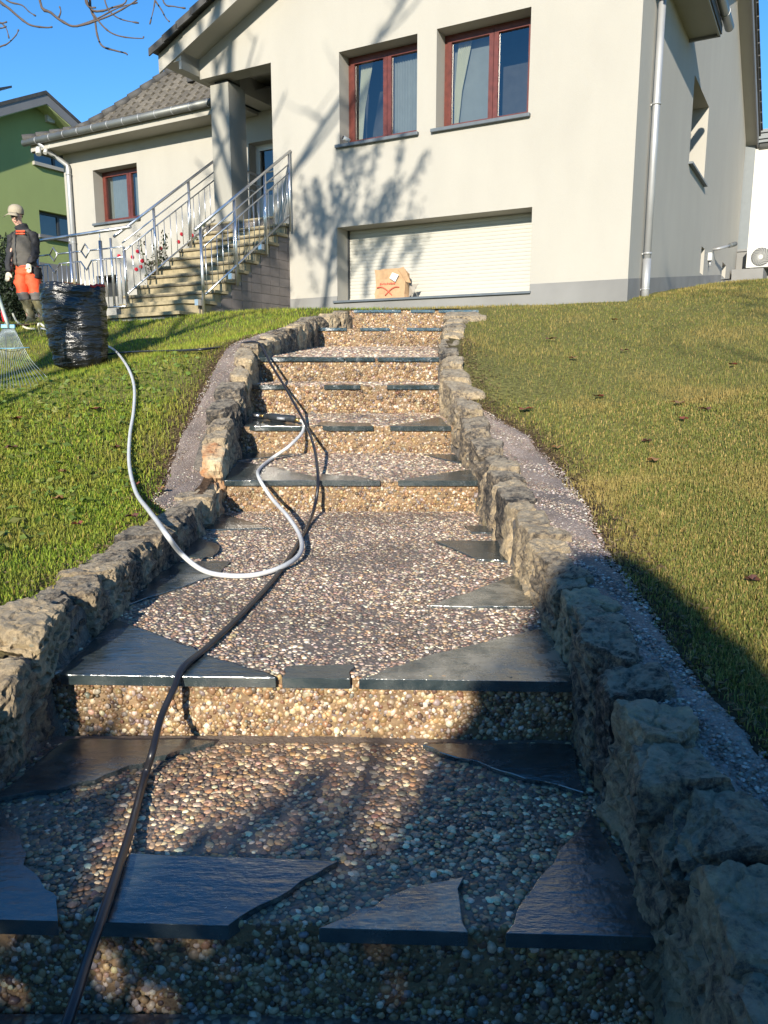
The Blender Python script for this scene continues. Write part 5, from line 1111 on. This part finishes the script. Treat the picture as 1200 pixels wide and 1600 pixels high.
for rr in ([(36.5, 457), (38.5, 470)], [(55.5, 457), (58, 470)]): loft('knee_panel', [(pp(*rr[0], -.04), .094, .098), (pp(*rr[1], -.03), .084, .088)], gry, per)
loft('thigh_pocket', [(pp(59, 436, -.0), .055, .09), (pp(58, 428), .065, .10), (pp(55.5, 418), .075, .10)], blk, per)
for (a, b, c, d) in (((40.5, 468), (46, 485), (49, 500), (42, 506)), ((58, 468), (64, 485), (69, 500), (66, 508))):
    loft('boot', [(pp(c[0] - 1, c[1] + 7, -.08), .058, .13), (pp(c[0] - 1, c[1] + 3, -.07), .055, .12), (pp(c[0], c[1] - 2, .0), .056, .075), (pp(*b), .066, .07), (pp(*a, -.03), .080, .085)], boot, per)
cc = pp(25, 331, 0)
mb = MB(); mb.lathe(cc, [(.104, -.035), (.112, .0), (.108, .04), (.09, .075), (.055, .10), (.005, .108)], 24); cp = mb.build('cap', capm, per)
mb = MB(); vs = []
for j in range(2):
    for k in range(9): th = -math.pi / 2 - .25 + (k - 4) / 4 * .80; r_ = .10 if j == 0 else .18; vs.append(cc + Vector((math.cos(th) * r_, math.sin(th) * r_, -.022 - .045 * j - .006 * abs(k - 4) * j)))
mb.add(vs, [(k, k + 1, 10 + k, 9 + k) for k in range(8)], True); vb = mb.build('peak', capm, per); vb.modifiers.new('s', 'SOLIDIFY').thickness = .006
hairm = mat('dark_hair', (.03, .02, .015), .8)
skin('hair', [(pp(31.5, 336, .03), .05), (pp(32, 341, .04), .04)], [(0, 1)], hairm, per)
mb = MB(); a = pp(19.5, 338.2, -.082); b = pp(27.5, 338.5, -.082); mb.tube([a, (a + b) / 2 + Vector((0, -.014, 0)), b], .013, 8); mb.build('sunglasses', M['dark'], per)
mb = MB(); mb.tube([pp(23.5, 338, -.098), pp(22.8, 342.5, -.118)], [.008, .015], 8); mb.build('nose', skinm, per)
mb = MB(); mb.tube([pp(21.5, 345.8, -.093), pp(24.5, 346.2, -.10), pp(27, 345.8, -.09)], .005, 6); mb.build('mouth', mat('lips', (.30, .10, .09), .5), per)
for k, yy in enumerate((361, 365)): mb = MB(); mb.box((pp(25, yy, -.118) + pp(39, yy, -.125)) / 2 + Vector((0, -.004, 0)), (.068, 0, 0), (0, .005, 0), (0, 0, .010)); mb.build('chest_print', org, per)
mb = MB(); mb.tube([pp(25, 364, -.115), pp(23, 384, -.125), pp(25, 405, -.135), pp(27, 417, -.125)], .006, 6); mb.build('zip', M['dark'], per)

# ------------------------------------------------------------------ roses, hedge, mulch
def rose(label, fr, seed, flowers):
    r = random.Random(seed); base = fr; t = thing('rose_bush', base, label, 'rose bush', 'red rose bushes beside the entrance staircase'); lp, st = [], MB()
    for k in range(9):
        a = r.uniform(0, 6.28); tip = base + Vector((math.cos(a) * r.uniform(.1, .38), math.sin(a) * r.uniform(.05, .2), r.uniform(.7, 1.35))); mid = (base + tip) / 2 + Vector((r.uniform(-.08, .08), 0, .1))
        c = crv([base + Vector((r.uniform(-.05, .05), 0, -.3)), mid, tip], 6); st.tube(c, .007, 5)
        for q in c[4:]:
            for _ in range(5): lp.append(tuple(q + Vector((r.uniform(-.07, .07), r.uniform(-.07, .07), r.uniform(-.05, .05)))))
    st.build('stems', mat('rose_stem', (.07, .09, .04), .7), t); leafcards('leaves', lp, .032, [(.05, .08, .03), (.08, .10, .04), (.12, .07, .03)], M['leaf'], t)
    fm = mat('rose_petal', (.50, .01, .03), .6)
    for p in flowers:
        mb = MB(); V_, F_ = CS[7]; V2 = V_ / np.linalg.norm(V_, axis=1)[:, None]; mb.add([p + Vector(v) * (.032 + .010 * noise.noise(Vector(v) * 3)) for v in V2], [list(map(int, f)) for f in F_]); mb.build('flower', fm, t)
rose('rose bush with red blooms at the foot of the left stair railing', HP(-7.0, .2, 2.0), 3, [hpp(215, 393, .0), hpp(207, 402, .1), hpp(222, 408, .05), hpp(213, 421, 0), hpp(197, 438, -.1), hpp(186, 400, .3), hpp(220, 417, .1)])
rose('taller rose bush with few red blooms against the wing wall beside the upper steps', HP(-6.35, .8, 2.4), 8, [hpp(284, 366, .6), hpp(300, 368, .5), hpp(251, 388, .6), hpp(279, 378, .6)])
def bush(name, label, cat, c, rad, n, cols, size, group=None, kind=None, flat=.5, lump=5, seed=1):
    t = thing(name, c, label, cat, group); P_ = []; lob = [(Vector((rng.uniform(-1, 1), rng.uniform(-1, 1), rng.uniform(-.6, 1))), rng.uniform(.25, .5)) for _ in range(lump * 4)]
    while len(P_) < n:
        L, q = lob[rng.integers(len(lob))]; d = Vector(rng.normal(0, 1, 3)); d.normalize(); p = L * .72 + d * q * rng.uniform(.6, 1.0)
        P_.append((c[0] + p.x * rad[0], c[1] + p.y * rad[1], max(c[2] + p.z * rad[2], gz1(c[0], c[1]) + .02)))
    leafcards('foliage', P_, size, cols, M['leaf'], t, flat=flat); mb = MB(); mb.tube([(c[0], c[1], gz1(c[0], c[1]) - .2), (c[0], c[1], c[2])], .05, 8); mb.build('stem', M['bark'], t); return t
bush('evergreen_bush', 'dark evergreen bush behind the person at the left edge', 'bush', tuple(at(-12, 452, 13.6)), (.85, .7, .85), 9000, [(.012, .022, .012), (.02, .035, .015), (.03, .045, .02)], .035)
mb = MB(); q = [gpt(-60, 509, .03), gpt(42, 509, .03), gpt(42, 509, .03) + Vector((-.1, 1.5, .28)), gpt(-60, 509, .03) + Vector((-.1, 1.5, .28))]
q = [Vector((p.x, p.y, gz1(p.x, p.y) + .04)) for p in q]; mb.add(q, [(0, 1, 2, 3)]); o = mb.build('mulch_bed', M['mulch']); o['kind'] = 'structure'

# ------------------------------------------------------------------ trees (most of them stand behind or beside the camera and shade the place)
def grow(seed, base, height, r0, spread, levels, lean=(0, 0), up=.35, first=.35, nb=(5, 4, 4), rf=.62, lf=.55):
    r = random.Random(seed); segs = [[], [], [], []]; tips = []
    def br(p, d, L, rad, lv):
        n = 7; pts = [p]; rs = [rad]; dd = d.normalized(); q = p
        for i in range(n):
            dd = (dd + Vector((r.gauss(0, .13), r.gauss(0, .13), r.gauss(0, .10) + (.05 if lv else .02)))).normalized(); q = q + dd * L / n; pts.append(q); rs.append(rad * (1 - (i + 1) / n * (.55 if lv < levels else .75)))
        segs[lv].append((pts, rs))
        if lv >= levels: tips.extend(pts[3:]); return
        m = nb[lv]
        for k in range(m):
            t = first + (1 - first) * (k + r.uniform(.2, .8)) / m if lv == 0 else r.uniform(.25, .98); j = min(int(t * n), n - 1); pos = pts[j].lerp(pts[j + 1], t * n - j)
            a = r.uniform(0, 6.28) if lv else k * 2.4 + r.uniform(-.4, .4); side = Vector((math.cos(a), math.sin(a), 0)); ax = (pts[j + 1] - pts[j]).normalized()
            nd = (ax * up + side * spread + Vector((0, 0, .25))).normalized(); br(pos, nd, L * lf * r.uniform(.8, 1.15) * (1.15 - t * .4), rs[j] * rf, lv + 1)
    br(Vector(base), Vector((lean[0], lean[1], 1)), height, r0, 0); return segs, tips
def tree(label, seed, base, height, r0, spread=.8, levels=3, leaves=0, leafsize=.05, leafcol=None, crown=None, **kw):
    t = thing('tree', base, label, 'tree', 'trees around the garden'); segs, tips = grow(seed, (base[0], base[1], base[2] - .2), height, r0, spread, levels, **kw)
    mb = MB(); [mb.tube(p, rr, 10) for p, rr in segs[0]]; mb.build('trunk', M['bark'], t)
    for p, rr in segs[1]: mb = MB(); mb.tube(p, rr, 7); mb.build('limb', M['bark'], t)
    mb = MB(); [mb.tube(p, [max(x, .004) for x in rr], 4, cap=False) for l_ in segs[2:] for p, rr in l_]; o = mb.build('twigs', M['twig'], t, recalc=False); o['kind'] = 'stuff'
    if leaves:
        P_ = []
        for _ in range(leaves):
            q = tips[rng.integers(len(tips))]; P_.append(tuple(q + Vector(rng.normal(0, .09, 3))))
        leafcards('crown', P_, leafsize, leafcol, M['leaf'], t, flat=.45)
    return t, segs
LC = [(.04, .06, .02), (.06, .08, .03), (.09, .08, .03)]
def toward_sun(p, L): return Vector(p) + TOSUN * L
def gbase(x, y): return (x, y, gz1(x, y))
# leafy crown throwing the dappled shade on the facade
cpt = toward_sun(hpp(528, 350, 0), 12.6)
t1, _ = tree('tall tree with a small leafy crown left behind the camera', 11, gbase(cpt.x, cpt.y), cpt.z - gz1(cpt.x, cpt.y) - .2, .06, spread=.55, first=.78, leaves=0, nb=(9, 6, 5), lf=.20, up=.6)
P_ = []
for _ in range(120):          # upright leafy sprays
    a = rng.uniform(0, 6.28); rr = math.sqrt(rng.uniform(0, 1)); c = cpt + Vector((math.cos(a) * rr * 1.3, math.sin(a) * rr * 1.3, rng.uniform(-1.0, .9) * (1 - .35 * rr)))
    d = (Vector((math.cos(a) * rr * .6, math.sin(a) * rr * .6, 1.0))).normalized(); L = rng.uniform(.25, .6)
    for _ in range(34): P_.append(tuple(c + d * L * rng.uniform(0, 1) + Vector(rng.normal(0, .035, 3))))
leafcards('crown', P_, .046, LC, M['leaf'], t1, flat=.45)
# bare trees whose limbs shade the walls and the lawns
tree('bare tree with spreading limbs standing left of the garden stairs outside the view', 21, gbase(-6.3, -3.0), 13.5, .17, spread=.75, nb=(10, 5, 4), first=.35, lf=.42)
tree('second bare tree farther left behind the camera', 33, gbase(-9.8, -4.5), 14.0, .18, spread=.75, nb=(10, 5, 4), first=.35, lf=.42)
tree('sparsely leaved tree added farther right behind the camera to shade the lawn', 63, gbase(6.5, -6.5), 10.0, .10, spread=.75, nb=(9, 5, 4), first=.3, leaves=3800, leafsize=.06, leafcol=LC)  # unseen, added for soft shade on the right lawn
tree('slender bare tree added behind the camera on the right to dapple the lawn', 47, gbase(2.8, -8.5), 9.5, .10, spread=.7, nb=(9, 5, 4), first=.35, leaves=1500, leafsize=.05, leafcol=LC)  # unseen too, added to dapple the right lawn

# overhanging branch with the twigs seen at the top left
t, segs = tree('young bare tree on the left whose drooping twigs hang into the sky', 5, gbase(-4.9, 3.6), 5.2, .09, spread=.6, nb=(4, 3, 3), first=.7)
def B(px, py, d=5.6): return at(px, py, d)
mb = MB(); top = Vector((-4.9, 3.6, gz1(-4.9, 3.6) + 4.6)); mb.tube(crv([top, at(-60, -260, 5.0), at(90, -150, 5.5), at(230, -70, 5.7), at(330, -80, 5.8)], 8), [.045 - .0009 * i for i in range(33)], 8); mb.build('limb', M['bark'], t)
tw = [[(60, -120), (62, 0), (80, 20), (100, 35), (120, 41), (160, 29), (190, 15), (222, -8), (260, -60)], [(120, 41), (150, 30), (185, 12), (215, 4)], [(92, 27), (95, 18), (93, 10)], [(120, -70), (132, -10), (143, 15), (160, 17), (175, 12), (196, 4), (200, -20)],
      [(140, -40), (141, 8), (148, 30), (152, 55), (160, 72), (180, 79), (196, 83), (199, 86)], [(146, 22), (160, 40), (175, 52), (195, 58), (222, 60), (224, 57)], [(150, -60), (165, 5), (176, 22), (192, 31), (217, 36)], [(128, -50), (134, 5), (150, 12)],
      [(250, -60), (242, 0), (240, 14), (234, 38)], [(243, 2), (252, 15), (259, 28), (265, 34)], [(246, -40), (256, 4), (272, 10), (290, 13)], [(-20, -60), (-5, -5), (15, 14), (36, 32), (50, 40), (72, 43), (82, 42)], [(-10, -30), (10, 0), (34, 8), (45, 18), (56, 25)],
      [(-40, 90), (0, 73), (12, 68), (25, 55), (29, 46)], [(-20, 30), (0, 35), (10, 45), (14, 60)], [(-10, 36), (4, 36), (11, 34)], [(-10, 42), (2, 44), (10, 41)]]
segz = bpy.data.objects
for i, l_ in enumerate(tw):
    mb = MB(); d0 = 5.5 + .05 * (i % 5); pts = crv([B(x, y, d0) for x, y in l_], 4); n_ = len(pts); r0 = .0095 if i in (0, 3, 4, 11) else .006
    rs = [r0 * (1 - .62 * k / n_) * (1.25 if k % 6 == 0 else 1) for k in range(n_)]; rs[-2:] = [.0062, .0045]; mb.tube(pts, rs, 6); mb.build('twig', M['twig'], t)
    if min(y for x, y in l_) < -25: pass
# unseen evergreens added behind the camera to keep the foreground in the shade
def shade_conifer(label, x, y, h, rad, seed, n=16000):
    b = gbase(x, y); t = thing('shade_conifer', b, label, 'shade_conifer', 'shade casters added behind the camera'); mb = MB(); mb.tube([(x, y, b[2] - .2), (x, y, b[2] + h * .97)], [.12, .02], 8); mb.build('trunk', M['bark'], t)
    u = rng.uniform(0, 1, n) ** .85; a = rng.uniform(0, 6.28, n); rr = rad * (1 - (1 - u)) * 1.0
    zz = b[2] + .1 + h * (1 - u); rr = rad * np.minimum(u * 2.4 + .08, 1.0) ** .8 * rng.uniform(.45, 1.05, n) * (1 + .08 * np.sin(a * 7 + zz * 5)); P_ = np.c_[x + rr * np.cos(a), y + rr * np.sin(a), zz]
    leafcards('foliage', P_, .075, [(.02, .04, .02), (.03, .055, .025), (.04, .06, .03)], M['leaf'], t, flat=.5); return t
def hedge(label, x0, x1, y, top, th, n, seed):
    b = gbase((x0 + x1) / 2, y); t = thing('shade_hedge', b, label, 'hedge', 'shade casters added behind the camera')
    xx = rng.uniform(x0, x1, n); tp = top + .05 * np.sin(xx * 5) - .30 * np.exp(-((xx + 1.95) / .24) ** 2) - .25 * np.exp(-((xx + 2.9) / .12) ** 2)  # top edge notched to let sun patches reach the lowest step
    P_ = np.c_[xx, y + rng.uniform(-th, th, n), b[2] + (tp - b[2]) * rng.uniform(0, 1, n) ** .85]
    leafcards('foliage', P_, .07, [(.02, .04, .015), (.035, .055, .02)], M['leaf'], t, flat=.5)
    mb = MB(); [mb.tube([(x, y, b[2] - .2), (x, y, top - .3)], .03, 6) for x in np.arange(x0 + .2, x1, .6)]; mb.build('stems', M['bark'], t)
hedge('clipped evergreen hedge added behind the camera to cast shade, left of the conifers', -5.2, -1.5, -4.6, 2.33, .35, 18000, 1)
shade_conifer('low slim conifer added behind the camera to cast shade, beside the hedge', -.95, -4.7, 4.1, .78, 2, 16000)
shade_conifer('middle conifer added behind the camera to cast shade, right of the low slim one', 1.0, -4.7, 3.3, 1.25, 3, 8000)
shade_conifer('loose conifer added behind the camera to cast shade, farthest right', 3.2, -4.6, 3.0, 1.2, 4, 4500)

# ------------------------------------------------------------------ grass
def scatter(n, x0, x1, y0, y1): return rng.uniform(x0, x1, n), rng.uniform(y0, y1, n)
def blades(name, X, Y, hgt, wid, label, right):
    k = ~in_corr(X, Y, .0) & ~in_house(X, Y)
    sx = np.where(X > 0, X - (XR(Y) + np.maximum(WR(Y), np.maximum(SR(Y) + edge_noise(X, Y), 0))), (XL(Y) - np.maximum(WLf(Y) * .9, SL(Y) + edge_noise(X, Y))) - X)
    sx = np.where(Y > 10.6, 1, sx); prob = np.clip((sx - .0) / .16, 0, 1); k &= (sx > -.012) & (rng.uniform(0, 1, len(X)) < prob * .9 + .14)
    bare = np.exp(-(((X + 1.62) / .42) ** 2 + ((Y - 2.55) / .75) ** 2)) + np.exp(-(((X - .85) / .28) ** 2 + ((Y - 6.1) / .8) ** 2)) * .8 + .8 * np.exp(-(((X + 3.45) / .5) ** 2 + ((Y - 6.7) / .35) ** 2))
    k &= rng.uniform(0, 1, len(X)) > bare * .9
    # field of view cull with a generous margin
    k &= (np.abs(X) < .5 * Y + 1.1)
    X, Y = X[k], Y[k]; n = len(X); Z = gz(X, Y)
    vn = np.array([noise.noise(Vector((a * 1.1, b * 1.1, 4))) for a, b in zip(X[::1], Y[::1])]) if n < 90000 else (np.sin(X * 2.1 + 1.3 * np.sin(Y * 1.7)) * np.sin(Y * 1.9 + np.sin(X * 2.9)) * .5)
    v2 = np.sin(X * 7.3 + 2 * np.sin(Y * 5.1)) * np.sin(Y * 6.7 + np.sin(X * 8.3)) * .5
    h = hgt(Y) * rng.uniform(.55, 1.3, n) * (1 + .35 * vn + .2 * v2); a = rng.uniform(0, 6.28, n); wv = wid(Y) * rng.uniform(.7, 1.3, n)
    ln = rng.uniform(.15, 1.1, n) * h; la = rng.uniform(0, 6.28, n); dx, dy = np.cos(la), np.sin(la); wx, wy = -dy * wv / 2, dx * wv / 2
    V_ = np.stack([np.c_[X - wx, Y - wy, Z - .01], np.c_[X + wx, Y + wy, Z - .01], np.c_[X + dx * ln * .35 + wx * .8, Y + dy * ln * .35 + wy * .8, Z + h * .6], np.c_[X + dx * ln * .35 - wx * .8, Y + dy * ln * .35 - wy * .8, Z + h * .6],
                   np.c_[X + dx * ln, Y + dy * ln, Z + h * (1 - .25 * ln / h)]], 1)
    Ft = np.array([[0, 1, 2], [0, 2, 3], [3, 2, 4]]); Fc = (Ft[None] + (np.arange(n) * 5)[:, None, None]); Fc = np.concatenate([Fc[Y < 5.5].reshape(-1, 3), (np.array([[[0, 1, 4]]]) + (np.arange(n) * 5)[:, None, None])[Y >= 5.5].reshape(-1, 3)])
    if right: base = np.array([[.085, .11, .030], [.11, .125, .040], [.15, .14, .055], [.22, .18, .085], [.06, .09, .028]]); w_ = [.30, .27, .2, .11, .12]
    else: base = np.array([[.085, .15, .022], [.12, .19, .03], [.16, .20, .04], [.20, .18, .07], [.06, .11, .02]]); w_ = [.32, .32, .16, .06, .14]
    v3 = np.sin(X * 3.3 + 4 * np.sin(Y * 1.1) + 1) * np.sin(Y * 2.9 + 3 * np.sin(X * 1.7)); dry = np.clip(vn * 1.4 + v2 * .7 + .5 * v3 + .1, 0, 1)[:, None] * (.75 if right else .4)
    c = base[rng.choice(len(base), n, p=w_)] * rng.uniform(.75, 1.3, n)[:, None]; c = c * (1 - dry) + np.array([[.20, .17, .075]]) * dry; c = c * (np.array([[2.1, 1.82, 1.4]]) if right else np.array([[2.2, 1.85, 1.2]]))
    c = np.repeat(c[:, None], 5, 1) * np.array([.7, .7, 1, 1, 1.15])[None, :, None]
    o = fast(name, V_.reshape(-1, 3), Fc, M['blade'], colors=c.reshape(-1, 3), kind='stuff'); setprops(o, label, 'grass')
    return n
hg = lambda y: np.interp(y, [1, 4, 8, 14], [.022, .027, .032, .038]); wg = lambda y: np.interp(y, [1, 3, 6, 10, 16], [.0026, .0034, .0055, .0095, .014])
def dens(n, x0, x1, y0, y1, p=2.0):      # denser near the camera
    u = rng.uniform(0, 1, n); y = (y0 ** (1 - p) + u * (y1 ** (1 - p) - y0 ** (1 - p))) ** (1 / (1 - p)); return rng.uniform(x0, x1, n), y
def fan(n, side, y0, y1, p):
    u = rng.uniform(0, 1, n); y = (y0 ** (1 - p) + u * (y1 ** (1 - p) - y0 ** (1 - p))) ** (1 / (1 - p)); xm = .5 * y + .9; return side * rng.uniform(.0, 1, n) ** .85 * xm, y
X, Y = fan(375000, 1, 1.0, 14.5, 1.55); ng = blades('lawn_grass', X, Y, hg, wg, 'short dry olive grass of the lawn right of the garden stairs', True)
X, Y = fan(275000, -1, 1.3, 13.5, 1.5); ng2 = blades('lawn_grass', X, Y, lambda y: hg(y) * 1.25, lambda y: wg(y) * 1.15, 'brighter green grass of the lawn left of the garden stairs', False)
# broad leaved weeds in the left lawn
X, Y = scatter(2600, -3.6, -1.3, 2.2, 6.6); k = ~in_strip(X, Y, .1) & (X < XL(Y) - .45); X, Y = X[k], Y[k]; Z = gz(X, Y) + rng.uniform(.01, .035, len(X))
o = leafcards('clover_weeds', np.c_[X, Y, Z], .024, [(.10, .16, .03), (.14, .20, .04), (.18, .19, .05)], M['leaf'], flat=.55, tilt=.35); setprops(o, 'broad leaved weeds spread through the left lawn', 'weeds')
# debris along the soil edges
def debris(n, side):
    Yd = rng.uniform(1.2, 7.5, n); e = np.where(side > 0, XR(Yd) + np.maximum(SR(Yd), WR(Yd) + .02), XL(Yd) - np.maximum(SL(Yd), WLf(Yd) + .02)); Xd = e + side * np.abs(rng.normal(0, .09, n)); Zd = gz(Xd, Yd) + .012; return np.c_[Xd, Yd, Zd]
for sd_, nm in ((1, 'right'), (-1, 'left')):
    o = leafcards('soil_litter', debris(2600, sd_), .011, [(.10, .065, .035), (.17, .12, .06), (.06, .04, .025), (.25, .19, .10), (.10, .09, .03)], M['leaf'], flat=.35, tilt=.4); setprops(o, f'dead grass and crumbs of soil along the {nm} lawn edge', 'litter')
# single fallen leaves
lf_px = [(24, 655), (97, 738), (0 + 18, 700), (212, 757), (498 // 2 + 2, 765), (180, 700), (150, 640), (895, 560), (975, 548), (1068, 655), (1060, 630), (1100, 640), (935, 620), (960, 500), (1175, 908), (820, 640), (870, 700), (1010, 690), (120, 820), (90, 780), (205, 808), (1145, 570), (1020, 720), (860, 530)]
for i, (px, py) in enumerate(lf_px):
    p = gpt(px, py, .03); r = random.Random(i); s_ = r.uniform(.025, .04) * (1 if p.y < 5 else 1.5); a = r.uniform(0, 6.28); mb = MB(); vs = [p + Vector((0, 0, .004))]
    for k in range(10):
        th = a + k * .628; rr = s_ * (1.0 if k % 2 == 0 else .62) * (1.2 if k == 0 else 1); vs.append(p + Vector((math.cos(th) * rr, math.sin(th) * rr, .010 * math.sin(k * 1.7) + .01)))
    mb.add(vs, [(0, k + 1, (k + 1) % 10 + 1) for k in range(10)]); o = mb.build('fallen_leaf', M['deadleaf%d' % (i % 3)] if ('deadleaf%d' % (i % 3)) in M else M.setdefault('deadleaf%d' % (i % 3), mat('dead_leaf', [(.20, .055, .03), (.28, .15, .06), (.12, .05, .035)][i % 3], .7, noise_amt=.2, nscale=60)))
    setprops(o, 'small curled %s leaf lying on the lawn %s of the garden stairs' % (['reddish brown', 'ochre', 'dark brown'][i % 3], 'left' if px < 600 else 'right'), 'leaf', 'fallen leaves on the lawn')
print('grass', ng, ng2, 'tris', sum(len(o.data.loop_triangles) if o.type == 'MESH' and not o.data.calc_loop_triangles() else 0 for o in bpy.data.objects))

# loose grit and small stones set in the edging strips
for sd_, nm in ((1, 'right'), (-1, 'left')):
    Yg = rng.uniform(.8, 5.4, 9500) if sd_ > 0 else rng.uniform(3.8, 8.6, 4200); W_s = np.maximum(SR(Yg) if sd_ > 0 else SL(Yg), 0); wi = .8 * (WR(Yg) if sd_ > 0 else WLf(Yg)); kk = W_s > wi + .02; Yg = Yg[kk]; W_s = W_s[kk]; wi = wi[kk]
    Xg = (XR(Yg) if sd_ > 0 else XL(Yg)) + sd_ * (wi + (W_s - wi) * rng.uniform(0, 1.02, len(Yg))); n_ = len(Yg); Zg = gz(Xg, Yg) + .006 + rng.normal(0, .0012, n_)
    o = pebbles('strip_grit', np.c_[Xg, Yg, Zg], np.tile([0, 0, 1.], (n_, 1)), np.tile([1., 0, 0], (n_, 1)), .0055, [(.30, .235, .19), (.22, .17, .145), (.36, .29, .24), (.16, .13, .12), (.55, .50, .44), (.28, .20, .15)], None, ICO1, .45)
    setprops(o, f'fine grit showing in the concrete strip along the {nm} stone curb', 'grit')
